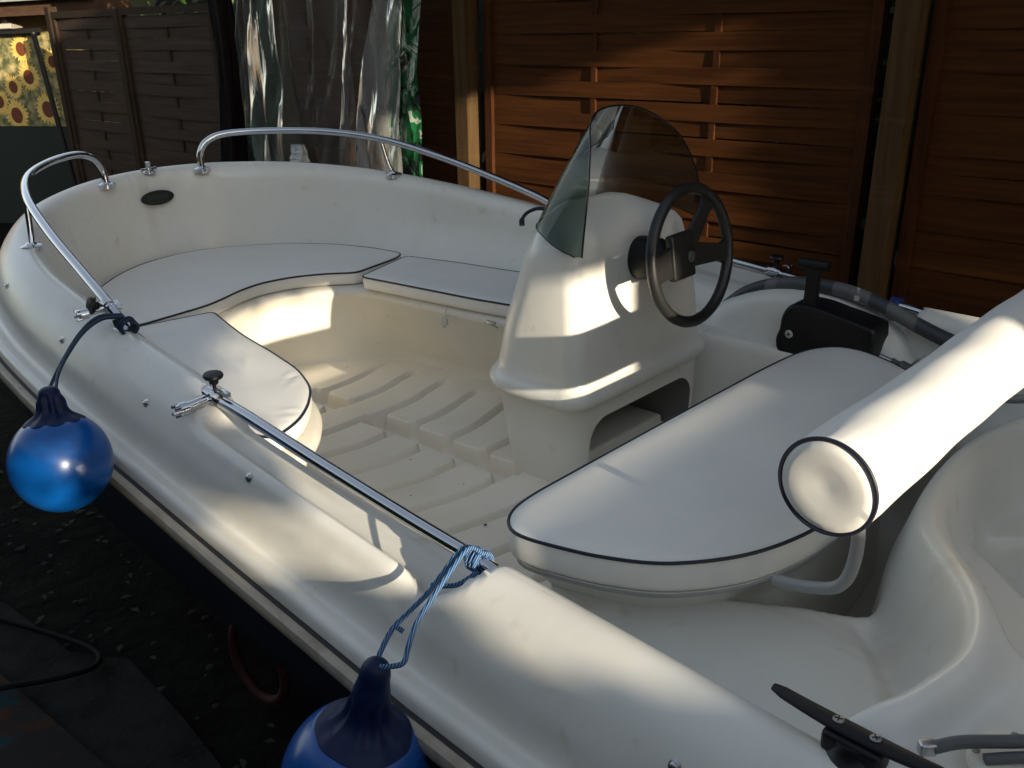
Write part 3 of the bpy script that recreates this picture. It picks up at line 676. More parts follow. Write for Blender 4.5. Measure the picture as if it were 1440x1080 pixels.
# ================================================================== CUSHIONS (lie loose on the seats)
def cushion(name, label, outline, z0, z1, rad=.012, puff=.006, group=None, wrinkles=()):
    P = resample([V((x, y, 0)) for x, y in outline] + [V((*outline[0], 0))], .014)[:-1]
    c = sum(P, V((0, 0, 0))) / len(P)
    t = thing(name, label, 'cushion', (c.x, c.y, z0), group)
    prof = [(-.012, z0), (-.002, z0 + .003), (.001, z0 + .010), (.002, (z0 + z1) / 2), (.001, z1 - .008), (-.001, z1 - .002), (-.003, z1)]
    m = MB(); m.grid([[p + V((0, 0, z)) for p in offs(P, d_)] for d_, z in prof], closed_v=True, cap0=True)
    top = [V((p.x, p.y)) for p in offs(P, -.003)]; nT = len(top)
    gx = np.arange(min(p.x for p in top), max(p.x for p in top), .011); gy = np.arange(min(p.y for p in top), max(p.y for p in top), .011)
    GX, GY = np.meshgrid(gx, gy, indexing='ij'); GX = GX + (np.arange(GX.shape[1]) % 2) * .0055; tl = [(p.x, p.y) for p in top]
    dd = pdist(GX, GY, tl, True); ok = inside(GX, GY, tl) & (dd > .005)
    vin = [V((x, y)) for x, y in zip(GX[ok], GY[ok])]
    res = delaunay_2d_cdt(top + vin, [], [list(range(nT))], 1, 1e-6)
    V2 = np.array([(p.x, p.y) for p in res[0]]); D2 = pdist(V2[:, 0], V2[:, 1], tl, True); D2[D2 < .0012] = 0
    zz = z1 + puff * (1 - np.exp(-D2 / .016)) + puff * .8 * (1 - np.exp(-D2 / .12))
    wr = np.zeros(len(V2))
    for (wx, wy, wa, fx, fy, am) in wrinkles:
        u_ = (V2[:, 0] - wx) * math.cos(wa) + (V2[:, 1] - wy) * math.sin(wa); v_ = -(V2[:, 0] - wx) * math.sin(wa) + (V2[:, 1] - wy) * math.cos(wa)
        wr += am * np.exp(-(u_ / fx) ** 2 - (v_ / fy) ** 2)
    zz = zz + wr * (1 - np.exp(-D2 / .01))
    zz += .0012 * np.sin(V2[:, 0] * 21 + V2[:, 1] * 9) * np.sin(V2[:, 1] * 17 - V2[:, 0] * 5) * (1 - np.exp(-D2 / .03))
    m.add([V((x, y, z)) for (x, y), z in zip(V2, zz)], [tuple(f) for f in res[2]])
    co_ = m.build('cover', VINYL, t, sharp=0)
    bm = bmesh.new(); bm.from_mesh(co_.data); bmesh.ops.remove_doubles(bm, verts=bm.verts, dist=.0004); bmesh.ops.recalc_face_normals(bm, faces=bm.faces); bm.to_mesh(co_.data); bm.free()
    MB().tube([p + V((0, 0, z1 - .002)) for p in offs(P, .0005)], .0031, 8, closed=True).build('piping', PIPE, t)
    return t
def rounded(pts, r, n=5):
    """round polygon corners: pts (x,y,r?)"""
    out = []; m = len(pts)
    for i in range(m):
        p = V(pts[i][:2] + (0,)); a = V(pts[i - 1][:2] + (0,)); b = V(pts[(i + 1) % m][:2] + (0,)); rr = pts[i][2] if len(pts[i]) > 2 else r
        u = (a - p); w = (b - p); d = min(rr, u.length * .45, w.length * .45)
        A = p + u.normalized() * d; B = p + w.normalized() * d
        for k in range(n + 1):
            t = k / n; q = A * (1 - t) ** 2 + p * 2 * t * (1 - t) + B * t * t; out.append((q.x, q.y))
    return out
zc0, zc1 = .868, .913
bow = rounded([(2.665, .520), (2.90, .505), (3.05, .445), (3.17, .375), (3.29, .25), (3.365, .12), (3.385, .0), (3.37, -.12), (3.30, -.24), (3.16, -.385), (3.0, -.47), (2.84, -.515), (2.675, -.525), (2.64, -.47), (2.60, -.26, .03), (2.68, -.19), (2.74, -.10), (2.765, .01), (2.745, .10), (2.70, .20), (2.68, .265, .03)], .06, 4)
cushion('bow_cushion', 'curved white bow cushion with dark piping, foremost of the seat cushions', bow, zc0, zc1)
port = rounded([(1.665, .685, .03), (1.70, .60), (1.755, .535), (1.84, .465, .08), (1.97, .412), (2.14, .378), (2.32, .350), (2.45, .320), (2.60, .281, .02), (2.655, .512, .03), (2.40, .560), (2.15, .60), (1.92, .655), (1.74, .705, .03)], .05, 4)
cushion('side_cushion', 'white side cushion by the near hand rail, aft end rounded and creased, partly sunlit', port, zc0, zc1, group='side cushions of the bow seat', wrinkles=[(1.90, .47, 2.3, .045, .004, .003), (1.93, .45, 2.25, .05, .004, -.003), (1.96, .435, 2.2, .05, .005, .003), (1.72, .60, .9, .035, .004, .0025), (1.75, .57, .95, .04, .004, .0025), (2.1, .48, 2.6, .09, .012, .0025), (2.3, .45, 2.6, .10, .014, .0025)])
stb = rounded([(1.66, -.62, .03), (1.70, -.50), (1.78, -.39), (1.86, -.305, .08), (2.05, -.278), (2.25, -.262), (2.42, -.248), (2.545, -.236, .02), (2.628, -.505, .03), (2.40, -.548), (2.15, -.575), (1.92, -.63), (1.74, -.68, .03)], .05, 4)
cushion('side_cushion', 'white side cushion by the far gunwale, running behind the steering console', stb, zc0, zc1, group='side cushions of the bow seat')
cushion('helm_cushion', 'large D-shaped white helm seat cushion with navy piping under the round bolster', [(p.x, p.y) for p in HS], .877, .934, puff=.006)

# ================================================================== FENDERS with ropes
def fender(loc, rad, label, ropepts, tilt, stretch=1.05, rm=None, capf=.79, neckl=1.0):
    """ball fender with dark ribbed neck, painted top shade and two rope falls; loc = centre"""
    t = thing('fender', label, 'fender', tuple(V(loc) - V((0, 0, rad * stretch))), 'blue ball fenders hung outside the port gunwale')
    ax = V(tilt).normalized(); c = V(loc)
    prof = []
    for k in range(33):
        a = -math.pi / 2 + math.pi * k / 32; s = math.sin(a); r = rad * math.cos(a) ** (1.0) ; h = rad * s * (stretch if s > 0 else 1.02)
        if s > .78: r = max(r, .030 * (1) + rad * .10)
        prof.append((max(r, .002), h))
    cf = capf  # cap takes in the neck and the painted shade of the ball top
    cut = [p for p in prof if p[1] <= rad * cf * stretch]
    m = MB(); m.lathe(c, ax, cut, 56); m.build('ball', BLUE, t, sharp=0)
    m = MB(); u = ax.orthogonal().normalized(); w = ax.cross(u); rr = []
    pts2 = [(rad * math.sqrt(1 - q * q) + .0012, rad * q * stretch) for q in np.linspace(cf - .02, .90, 7)]
    r1, h1 = pts2[-1]; nr = rad * .20
    pts2 = [(pts2[0][0] - .004, pts2[0][1])] + pts2 + [(r1 * .74, h1 + rad * .075 * neckl), (r1 * .60, h1 + rad * .17 * neckl), (nr * 1.25, h1 + rad * .32 * neckl), (nr * 1.05, h1 + rad * .44 * neckl), (nr, h1 + rad * .52 * neckl), (nr * .8, h1 + rad * .59 * neckl), (nr * .4, h1 + rad * .63 * neckl), (.001, h1 + rad * .635 * neckl)]
    for r, h in [(p.x, p.y) for p in cr([V((a, b, 0)) for a, b in pts2], 3)]:
        q1 = sf(h1 * .8, h1 + rad * .12, h) * (1 - sf(h1 + rad * .36, h1 + rad * .5, h))
        rr.append([c + ax * h + (u * math.cos(a) + w * math.sin(a)) * max(r * (1 + .13 * q1 * math.cos(9 * a)), .0005) for a in [2 * math.pi * q / 54 for q in range(54)]])
    m.grid(rr, closed_v=True, cap0=True, cap1=True); m.build('neck', NAVYR, t, sharp=0)
    MB().tube([c + (u * math.cos(a) + w * math.sin(a) * .0 + ax * math.sin(a)) * rad * 1.0012 for a in [math.radians(-90 + 130 * k / 40) for k in range(41)]], .0009, 6).build('seam', BLUE, t)
    m = MB(); q_ = (u * .75 - w * .5 - ax * .35).normalized(); m.lathe(c + q_ * rad * .99, q_, [(.008, 0), (.008, .002), (.004, .003), (.002, .001)], 14); m.build('valve', BLUE, t)
    for rp in ropepts:
        pts = cr(rp, 10)
        MB().tube(pts, .0039, 10).build('rope', rm or ROPE, t)
    return t
# near fender
f2 = V((.963, 1.04, .701))
rail_pt = V((.905, .787, .958))
def wrap(c, d, r, turns, pitch, n=14):
    d = V(d).normalized(); u = V((0, 0, 1)); w = d.cross(u).normalized(); u = w.cross(d); out = []
    N_ = int(n * turns)
    for k in range(N_ + 1):
        a = 2 * math.pi * k / n; out.append(tuple(V(c) + d * (pitch * k / n) + (u * math.cos(a) + w * math.sin(a)) * r))
    return out
fender(f2, .108, 'large blue ball fender nearest the camera on a light blue rope',
       [[(.938, .772, .945), (.938, .776, .965), (.943, .788, .972), (.957, .805, .977), (.957, .85, .953), (.955, .88, .938), (.967, .91, .914), (.975, .935, .897), (.957, .97, .893), (.935, .998, .895), (.915, 1.015, .905)],
        [(.926, .772, .945), (.927, .776, .964), (.932, .788, .971), (.946, .803, .980), (.944, .85, .957), (.938, .885, .941), (.928, .93, .921), (.900, .97, .915), (.880, .995, .917), (.893, 1.008, .912), (.905, 1.015, .910)],
        [(.985, .925, .888), (.972, .932, .898), (.962, .928, .892)],
        wrap((.930, .787, .9515), (1, 0, .08), .0155, 3.2, .008),
        [(.93, .80, .945), (.945, .825, .93), (.965, .835, .922), (.99, .845, .918)]],
       (-.22, -.14, 1), neckl=1.7)
f1 = V((1.879, 1.04, .928))
fender(f1, .098, 'smaller blue ball fender further forward with a bright sun spot, on dark rope',
       [[(2.10, .765, 1.118), (2.13, .80, 1.117), (2.137, .845, 1.096), (2.115, .90, 1.060), (2.05, .95, 1.045), (1.97, .99, 1.035), (1.915, 1.01, 1.045)],
        [(2.115, .76, 1.120), (2.148, .80, 1.119), (2.155, .845, 1.092), (2.135, .90, 1.050), (2.09, .955, 1.015), (2.0, 1.0, 1.015), (1.93, 1.02, 1.04)],
        wrap((2.085, .760, 1.09), (1, -.05, .35), .018, 3.0, .011)],
       (.18, -.12, 1), capf=.84, rm=mat('dark_rope', (.006, .022, .055), .6, bump=[(400, .5, .001, I3)]))
# blue lashing at the aft end of the starboard rail
m = MB(); m.tube(wrap((.965, -.787, .955), (1, 0, .08), .017, 3.4, .0075), .0048, 8); m.build('rail_lashing', mat('blue_cord', (.01, .03, .16), .6), boat)

# ================================================================== TRAILER (dark, under the hull)
tr = thing('boat_trailer', 'dark steel trailer frame carrying the navy hull', 'trailer', (1.6, 0, 0))
STEEL = mat('trailer_steel', (.05, .05, .052), .5, metal=.6); RUBBER = mat('tyre', (.012, .012, .012), .8)
m = MB()
for s_ in (-1, 1): m.box((1.5, s_ * .42, .24), (4.0, .06, .08)); m.box((1.5, s_ * .28, .33), (2.6, .09, .06))
for xx in (-.2, .9, 2.4, 3.4): m.box((xx, 0, .245), (.06, .90, .07))
m.build('frame', STEEL, tr)
for s_ in (-1, 1):
    m = MB(); m.lathe((.55, s_ * .62 - .07, .24), (0, 1, 0), [(.12, 0), (.22, .0), (.238, .02), (.24, .07), (.238, .12), (.22, .14), (.12, .14), (.10, .10)], 32); m.build('wheel', RUBBER, tr)

# ================================================================== FENCE
FY = -1.6; LEAN = .045
def lean(x, z): return x - LEAN * (z - 1.4)
def panel(x0, x1, z0, z1, label, slatm, framem, pitch=.064, nb=2, group='woven timber fence panels'):
    t = thing('woven_fence', label, 'fence', ((x0 + x1) / 2, FY, z0), group)
    m = MB(); fw = .042
    for xa in (x0 + fw / 2, x1 - fw / 2):
        vs = [V((lean(xa, z) + sx * fw / 2, FY + sy * .022, z)) for z in (z0, z1) for sx in (-1, 1) for sy in (-1, 1)]
        m.add(vs, [(0, 1, 3, 2), (4, 6, 7, 5), (0, 4, 5, 1), (2, 3, 7, 6), (0, 2, 6, 4), (1, 5, 7, 3)], 0, True)
    for zz in (z0 + .02, z1 - .02):
        m.box((lean((x0 + x1) / 2, zz), FY, zz), (x1 - x0 - .01, .048, .045))
    m.build('frame', framem, t)
    L_ = x1 - x0 - 2 * fw; m = MB()
    nrow = int((z1 - z0 - .09) / pitch); 
    for r in range(nrow):
        zc = z0 + .045 + pitch * (r + .5); s_ = 1 if r % 2 else -1; jz = random.uniform(-.0022, .0022); jt = random.uniform(-.003, .003); amp = random.uniform(.006, .009); sag = random.uniform(-.004, .004)
        hh = pitch * .5 + random.uniform(-.001, .002); rw = []
        for k in range(41):
            u = k / 40; x = x0 + fw + L_ * u; y = FY + s_ * amp * math.sin(nb * math.pi * u)
            z = zc + jz + jt * (u - .5) + sag * math.sin(math.pi * u)
            tw = .0012 * math.cos(4 * u + r)
            rw.append([V((lean(x, z) , y - .003 + tw, z - hh)), V((lean(x, z), y + .003 + tw, z - hh)), V((lean(x, z), y + .003 - tw, z + hh)), V((lean(x, z), y - .003 - tw, z + hh))])
        m.grid(rw, closed_v=True, cap0=True, cap1=True)
    m.build('woven_slats', slatm, t, sharp=30)
    for q in ((1 / 3, 2 / 3) if nb == 2 else (.5,)):
        xb = x0 + fw + L_ * q; m = MB()
        vs = [V((lean(xb, z) + sx * .013, FY + sy * .007, z)) for z in (z0 + .03, z1 - .03) for sx in (-1, 1) for sy in (-1, 1)]
        m.add(vs, [(0, 1, 3, 2), (4, 6, 7, 5), (0, 4, 5, 1), (2, 3, 7, 6), (0, 2, 6, 4), (1, 5, 7, 3)], 0, True); m.build('batten', framem, t)
    return t
panel(1.445, 3.275, .15, 2.02, 'brown woven fence panel behind the windscreen, between the two pale posts, half sunlit', SLAT, FRAMEW)
panel(-.52, 1.285, .15, 2.02, 'dark brown woven fence panel right of the tall pale post, in deep shade', SLAT, FRAMEW)
panel(-2.42, -.62, .15, 2.02, 'dark brown woven fence panel at the far right end of the row', SLAT, FRAMEW)
panel(3.47, 5.28, .15, 2.02, 'brown woven fence panel hanging behind the clear plastic sheet', SLAT, FRAMEW)
panel(6.84, 7.88, .12, 1.80, 'weathered grey-brown woven fence panel right beside the sunflower screen', SLATG, FRAMEG, .072, 1)
panel(5.58, 6.79, .12, 1.80, 'weathered grey-brown woven fence panel next to the dark climbing trunk', SLATG, FRAMEG, .072, 1)
# top capping board and central upright of the left panel
def post(xc, w, dpt, yc, z1, label, m_, name='fence_post'):
    t = MB(); c = []
    for z in (0, z1):
        for sx, sy in ((-1, -1), (1, -1), (1, 1), (-1, 1)): c.append(V((lean(xc, z) + sx * w / 2, yc + sy * dpt / 2, z)))
    t.add(c, [(0, 1, 2, 3), (4, 7, 6, 5), (0, 4, 5, 1), (1, 5, 6, 2), (2, 6, 7, 3), (3, 7, 4, 0)], 0, True)
    o = t.build(name, m_, loc=(xc, yc, 0)); 
    bv = o.modifiers.new('b', 'BEVEL'); bv.width = .004; bv.segments = 2
    return tag(o, label, 'post')
post(3.372, .085, .09, FY + .035, 2.3, 'square timber post left of the sunlit fence panel', POSTW)
post(1.345, .085, .09, FY + .035, 2.3, 'tall square pale post at the right of the sunlit fence panel', POSTW)
post(5.545, .06, .06, FY, 1.84, 'thin weathered post between the grey-brown fence and the dark trunk', FRAMEG)
post(6.815, .05, .05, FY + .01, 1.80, 'narrow weathered post between the two grey-brown fence panels', FRAMEG)
post(7.92, .07, .07, FY, 1.84, 'thin weathered post beside the sunflower screen', FRAMEG)
# gnarled dark trunk
t = MB(); rr = []
for k in range(28):
    z = 2.6 * k / 27; c = V((5.36 - LEAN * (z - 1.4) + .03 * math.sin(z * 2.7), -1.50 + .02 * math.sin(z * 3.3), z)); r = .085 - .012 * z
    rr.append([c + V((math.cos(a), math.sin(a), 0)) * r * (1 + .12 * math.sin(5 * a + z * 1.5) + .05 * math.sin(11 * a - z * 6)) for a in [2 * math.pi * q / 28 for q in range(28)]])
t.grid(rr, closed_v=True, cap0=True, cap1=True)
tk = thing('tree', 'dark climbing tree trunk between the grey-brown fence panel and the plastic sheet', 'tree', (5.36, -1.5, 0))
t.build('trunk', TRUNK, tk)
def leaves(name, mt, parent, pts, size, seed=1):
    rg = random.Random(seed); m = MB()
    for p in pts:
        u = V((rg.gauss(0, 1), rg.gauss(0, 1), rg.gauss(0, .6))).normalized(); w = u.orthogonal().normalized(); w = Matrix.Rotation(rg.uniform(0, 6.28), 3, u) @ w; s = size * rg.uniform(.6, 1.3); p = V(p)
        n_ = u.cross(w)
        m.add([p - u * s, p + w * s * .5 + n_ * s * .12, p + u * s, p - w * s * .5 + n_ * s * .12], [(0, 1, 2, 3)], 0, True)
    return m.build(name, mt, parent, sharp=0, fixn=False)
LEAF = mat('leaf', (.035, .075, .018), .5, noise=[((.06, .10, .02), 3, .4, .7, I3)])
rg = random.Random(4)
leaves('crown', LEAF, tk, [(5.40 + rg.gauss(0, .30), -1.75 + rg.gauss(0, .16), 2.30 + abs(rg.gauss(0, .3))) for _ in range(900)], .035, 5)

# ================================================================== PLASTIC SHEET and printed bag
BEAM = thing('shade_roof', 'dark timber rafter and roof boards added out of view to shade the fence', 'roof', (3.5, -1.6, 2.3))  # roof added above the view, boards widened to darken the fence
m = MB(); m.box((2.75, -1.45, 2.36), (7.1, .10, .12)); m.build('beam', TRUNK, BEAM)
m = MB(); 
for k in range(11): m.box((-.6 + k * .42, -1.45, 2.46), (.40, 1.75, .022), rot=Matrix.Rotation(.06, 3, 'X'))
m.build('shade_boards', TRUNK, BEAM)
def sheet(name, label, x0, x1, z0, z1, y0, mt, amp=.05, nx=90, nz=60, seed=0, taper=None, cat='sheet', th=True):
    rg = np.random.default_rng(seed); ph_ = rg.uniform(0, 6.28, 8); fr = rg.uniform(9, 34, 8); am = rg.uniform(.2, 1, 8) * 6 / fr
    rows = []
    for i in range(nz + 1):
        v = i / nz; z = z1 + (z0 - z1) * v; row = []
        for j in range(nx + 1):
            u = j / nx
            xa, xb = (x0, x1) if not taper else (taper(v))
            x = xa + (xb - xa) * u
            y = y0 + amp * sum(a * math.sin(f * (x + .07 * math.sin(3 * z)) + p + .9 * math.sin(2.3 * z + p)) for a, f, p in zip(am, fr, ph_)) * .35
            y += .018 * math.sin(40 * x + 11 * z) * abs(math.sin(5 * z + x * 3)) ** 3
            y += amp * .55 * (1 - abs(math.sin(7.5 * x + .6 * math.sin(2.1 * z + ph_[0]) + ph_[1])) ** .55) + amp * .3 * (1 - abs(math.sin(19 * x + 2.6 * z + ph_[2])) ** .6) * (.5 + .5 * math.sin(3 * z + 5 * x))
            row.append(V((x + .02 * math.sin(6 * z + 5 * x) - LEAN * .5 * (z - 1.4), y, z)))
        rows.append(row)
    t = thing(name, label, cat, ((x0 + x1) / 2, y0, z0))
    MB().grid(rows).build('film', mt, t, sharp=0); return t
sheet('plastic_sheet', 'clear crumpled plastic sheet hanging over the fence, left of the printed green bag', 3.78, 5.12, .82, 2.28, -1.44, FILM, amp=.085, nx=150, nz=90, seed=3, taper=lambda v: (3.62 + .20 * v, 5.06 + .10 * math.sin(2.2 * v) - .10 * v))
sheet('plastic_sheet', 'milky fold of plastic in front of the clear sheet, widening downward', 3.62, 3.9, .80, 2.28, -1.38, FILM2, amp=.04, nx=40, seed=8, taper=lambda v: (3.54 + .15 * v, 3.60 + .50 * v))
sheet('plastic_sheet', 'narrow greenish rolled strip of plastic at the left part of the clear sheet', 4.6, 4.8, .80, 2.28, -1.37, film_mat('green_film', (.45, .58, .50), (.30, .38, .33), .20), amp=.05, nx=30, seed=11, taper=lambda v: (4.54 + .08 * v, 4.80 + .16 * v))
sheet('plastic_sheet', 'narrow folded plastic ribbon hanging in the middle of the clear sheet', 4.1, 4.3, .80, 2.28, -1.38, film_mat('fold_film', (.7, .7, .68), (.5, .5, .48), .2), amp=.04, nx=30, seed=13, taper=lambda v: (3.98 + .03 * v + .05 * v * v, 4.06 + .02 * v + .16 * max(0, v - .55)))
def bag_mat():
    m = bpy.data.materials.new('printed_bag'); m.use_nodes = True; nt = m.node_tree; N = nt.nodes; L = nt.links; b = N['Principled BSDF']
    out = [n for n in N if n.type == 'OUTPUT_MATERIAL'][0]
    tc = N.new('ShaderNodeTexCoord'); mp = N.new('ShaderNodeMapping'); mp.inputs['Scale'].default_value = (1, .2, .7); L.new(tc.outputs['Object'], mp.inputs['Vector'])
    v = N.new('ShaderNodeTexNoise'); v.inputs['Scale'].default_value = 11; v.inputs['Detail'].default_value = 2; v.inputs['Distortion'].default_value = 1.6; L.new(mp.outputs[0], v.inputs['Vector'])
    r = N.new('ShaderNodeValToRGB'); r.color_ramp.interpolation = 'CONSTANT'; e = r.color_ramp.elements
    e[0].position = 0; e[0].color = (.008, .015, .010, 1); e[1].position = .42; e[1].color = (.010, .07, .022, 1)
    x = e.new(.50); x.color = (.012, .11, .035, 1); x = e.new(.58); x.color = (.30, .33, .27, 1); x = e.new(.66); x.color = (.012, .03, .02, 1)
    L.new(v.outputs['Fac'], r.inputs[0]); L.new(r.outputs[0], b.inputs['Base Color']); b.inputs['Roughness'].default_value = .22; b.inputs['Specular IOR Level'].default_value = .8
    bu = N.new('ShaderNodeBump'); bu.inputs['Strength'].default_value = .5; bu.inputs['Distance'].default_value = .02; L.new(v.outputs['Fac'], bu.inputs['Height']); L.new(bu.outputs[0], b.inputs['Normal'])
    return m
sheet('printed_bag', 'shiny plastic bag printed with green and dark leaf shapes beside the post', 3.5, 3.72, .80, 2.28, -1.44, bag_mat(), amp=.05, nx=50, nz=90, seed=21, cat='bag', taper=lambda v: (3.46 + .14 * v, 3.70 + .12 * v))
# crumpled shiny bundle low behind the gunwale
m = MB(); rr = []; rgb = np.random.default_rng(5)
for k in range(22):
    t = k / 21; z = 1.07 - .22 * t; rw = []
    for q in range(30):
        a = 2 * math.pi * q / 30; r = (.03 + .035 * t) * (1 + .13 * math.sin(5 * a + 7 * t) + .05 * rgb.standard_normal()); rw.append(V((4.50 + r * 1.6 * math.cos(a), -1.36 + r * .8 * math.sin(a), z)))
    rr.append(rw)
m.grid(rr, closed_v=True, cap0=True, cap1=True)
o = m.build('plastic_bundle', mat('crumpled_film', (.5, .5, .46), .22, spec=.9, bump=[(30, .6, .02, (1, 1, 2.5))]), loc=(4.5, -1.36, .88)); tag(o, 'crumpled shiny plastic bundle glinting just above the far gunwale', 'bundle')

# ================================================================== HOUSE, sunflower screen, lamp at top left
A0 = V((10.6, -1.25, 0)); A1 = V((8.55, -2.115, 0)); dW_ = (A1 - A0).normalized(); nW = V((-dW_.y, dW_.x, 0)); nW = nW if nW.x < 0 else -nW
def wq(s, z, o=0): return A1 - dW_ * s + nW * o + V((0, 0, z))
house = thing('neighbour_house', 'beige rendered house wall under a brown eave at the top left', 'house', tuple(wq(.5, 0, -.1)))
PLAST = mat('beige_render', (.48, .30, .14), .8, noise=[((.40, .24, .11), 4, .4, .7, I3)]); SOFF = wood('brown_soffit', (.09, .05, .03), (.06, .035, .02))
def wbox(m, s0, s1, z0, z1, o0, o1, mi=0):
    vs = [wq(s, z, o) for s in (s0, s1) for z in (z0, z1) for o in (o0, o1)]
    m.add(vs, [(0, 1, 3, 2), (4, 6, 7, 5), (0, 4, 5, 1), (2, 3, 7, 6), (0, 2, 6, 4), (1, 5, 7, 3)], mi, True)
m = MB(); wbox(m, -.3, 6, 0, 2.6, -.12, -.04); m.build('wall', PLAST, house)
m = MB(); wbox(m, -.5, 6, 1.79, 1.93, -.04, .35); m.build('soffit', SOFF, house)
m = MB(); wbox(m, -.5, 6, 1.90, 1.96, .354, .44); m.build('gutter', mat('gutter', (.34, .34, .30), .5), house)
# roof above the eave with moss green tiles
m = MB()
for k in range(60):
    s = -.5 + k * .11; rr = []
    for q in range(7):
        o = .44 - q * .25; z = 1.965 + q * .10; rr.append([wq(s, z, o), wq(s + .03, z + .03, o), wq(s + .07, z + .035, o), wq(s + .115, z + .005, o)])
    m.grid(rr)
m.build('roof', mat('mossy_tile', (.09, .10, .045), .8, noise=[((.16, .15, .07), 20, .4, .7, I3)]), house)
m = MB(); wbox(m, .30, .36, 0, 1.79, -.04, .03); m.build('wall_column', mat('pale_column', (.5, .36, .19), .7), house)
# sunflower screen
def screen_mat():
    m = bpy.data.materials.new('meadow_print'); m.use_nodes = True; nt = m.node_tree; N = nt.nodes; L = nt.links; b = N['Principled BSDF']
    tc = N.new('ShaderNodeTexCoord'); n = N.new('ShaderNodeTexNoise'); n.inputs['Scale'].default_value = 16; n.inputs['Detail'].default_value = 6; L.new(tc.outputs['Object'], n.inputs['Vector'])
    r = N.new('ShaderNodeValToRGB'); e = r.color_ramp.elements; e[0].position = .35; e[0].color = (.08, .09, .03, 1); e[1].position = .7; e[1].color = (.62, .46, .20, 1); x = e.new(.5); x.color = (.26, .23, .09, 1)
    L.new(n.outputs['Fac'], r.inputs[0]); L.new(r.outputs[0], b.inputs['Base Color']); b.inputs['Roughness'].default_value = .6
    return m
scr = thing('sunflower_screen', 'printed privacy screen of yellow sunflowers with dark hearts at the left edge', 'screen', tuple(wq(.6, .86, .1)))
m = MB(); wbox(m, -.55, 1.75, .885, 1.66, .10, .112); m.build('print_panel', screen_mat(), scr)
YEL = mat('petal_print', (.85, .52, .09), .6, noise=[((.92, .70, .24), 30, .4, .7, I3)]); HEA = mat('seed_print', (.16, .035, .012), .7, noise=[((.2, .06, .02), 60, .4, .7, I3)])
rg = random.Random(3)
def flower(s, z, r, asp=1.0):
    r *= 1.22
    m = MB(); n_ = 44; pts = []
    for k in range(n_):
        a = 2 * math.pi * k / n_; q = r * ((1.0 if k % 2 else .74) + rg.uniform(-.1, .1)); pts.append((s + q * math.cos(a) * asp, min(1.655, max(.89, z + q * math.sin(a)))))
    m.add([wq(a, b_, .116) for a, b_ in pts] + [wq(s, z, .116)], [(k, (k + 1) % n_, n_) for k in range(n_)], 0, True)
    m.add([wq(s + r * .44 * math.cos(2 * math.pi * k / 20) * asp, z + r * .47 * math.sin(2 * math.pi * k / 20), .120) for k in range(20)] , [tuple(range(20))], 1, True)
    m.build('sunflower', [YEL, HEA], scr, sharp=0, fixn=False)
FL = [(.62, 1.53, .10), (.30, 1.42, .085), (.60, 1.30, .105), (.16, 1.19, .13), (.46, 1.03, .12), (.83, .98, .12), (-.02, 1.17, .095), (.10, 1.02, .10), (-.12, 1.33, .10), (-.22, 1.14, .07), (-.15, .98, .06), (.80, 1.22, .09), (-.28, .96, .06), (1.1, 1.4, .11), (1.0, 1.1, .1), (1.4, 1.2, .12), (1.5, .99, .1)]
for f in FL: flower(*f)
m = MB(); wbox(m, -.55, 1.75, .0, .88, .06, .10); o = m.build('dark_board', mat('dark_green_board', (.008, .016, .012), .6), loc=tuple(wq(.6, 0, .08))); tag(o, 'dark green board fence standing below the sunflower screen', 'fence')
m = MB(); m.tube([wq(.22, 0, .20), wq(.36, 1.66, .20)], .022, 10); pf = m.build('screen_post', mat('dark_iron', (.012, .010, .008), .5), loc=tuple(wq(.3, 0, .2))); tag(pf, 'dark leaning iron post in front of the sunflower screen', 'post')
m = MB(); wbox(m, .30, 1.75, 1.655, 1.69, .16, .20); fr_ = m.build('screen_lintel', bpy.data.materials['dark_iron'], loc=tuple(wq(1, 1.66, .18))); tag(fr_, 'dark horizontal bar along the top of the sunflower screen', 'bar')
# floodlight
fl = thing('floodlight', 'small angular outdoor floodlight under the eave above the sunflowers', 'lamp', tuple(wq(.60, 1.70, .2)))
m = MB(); a = wq(.70, 1.695, .24); b_ = wq(.52, 1.695, .24); c = wq(.64, 1.785, .20); d = wq(.70, 1.70, .14); e_ = wq(.52, 1.70, .14); f_ = wq(.60, 1.785, .14)
m.add([a, b_, c, d, e_, f_], [(0, 1, 2), (3, 5, 4), (0, 2, 5, 3), (1, 4, 5, 2), (0, 3, 4, 1)], 0, True); m.build('housing', mat('lamp_housing', (.35, .30, .24), .4), fl)
m = MB(); wbox(m, .54, .68, 1.70, 1.735, .243, .25); m.build('lens', mat('lamp_lens', (.6, .55, .45), .2), fl)
# pale sunlit wall beyond the grey fence
m = MB(); m.box((11.5, -5.2, 1.9), (.3, 3.6, 1.0)); m.box((11.3, -4.6, 1.45), (.1, 2.0, .5)); o = m.build('far_wall', mat('far_render', (.55, .50, .42), .8), loc=(11.5, -5.2, 0)); tag(o, 'pale sunlit wall glimpsed above the grey-brown fence', 'wall')

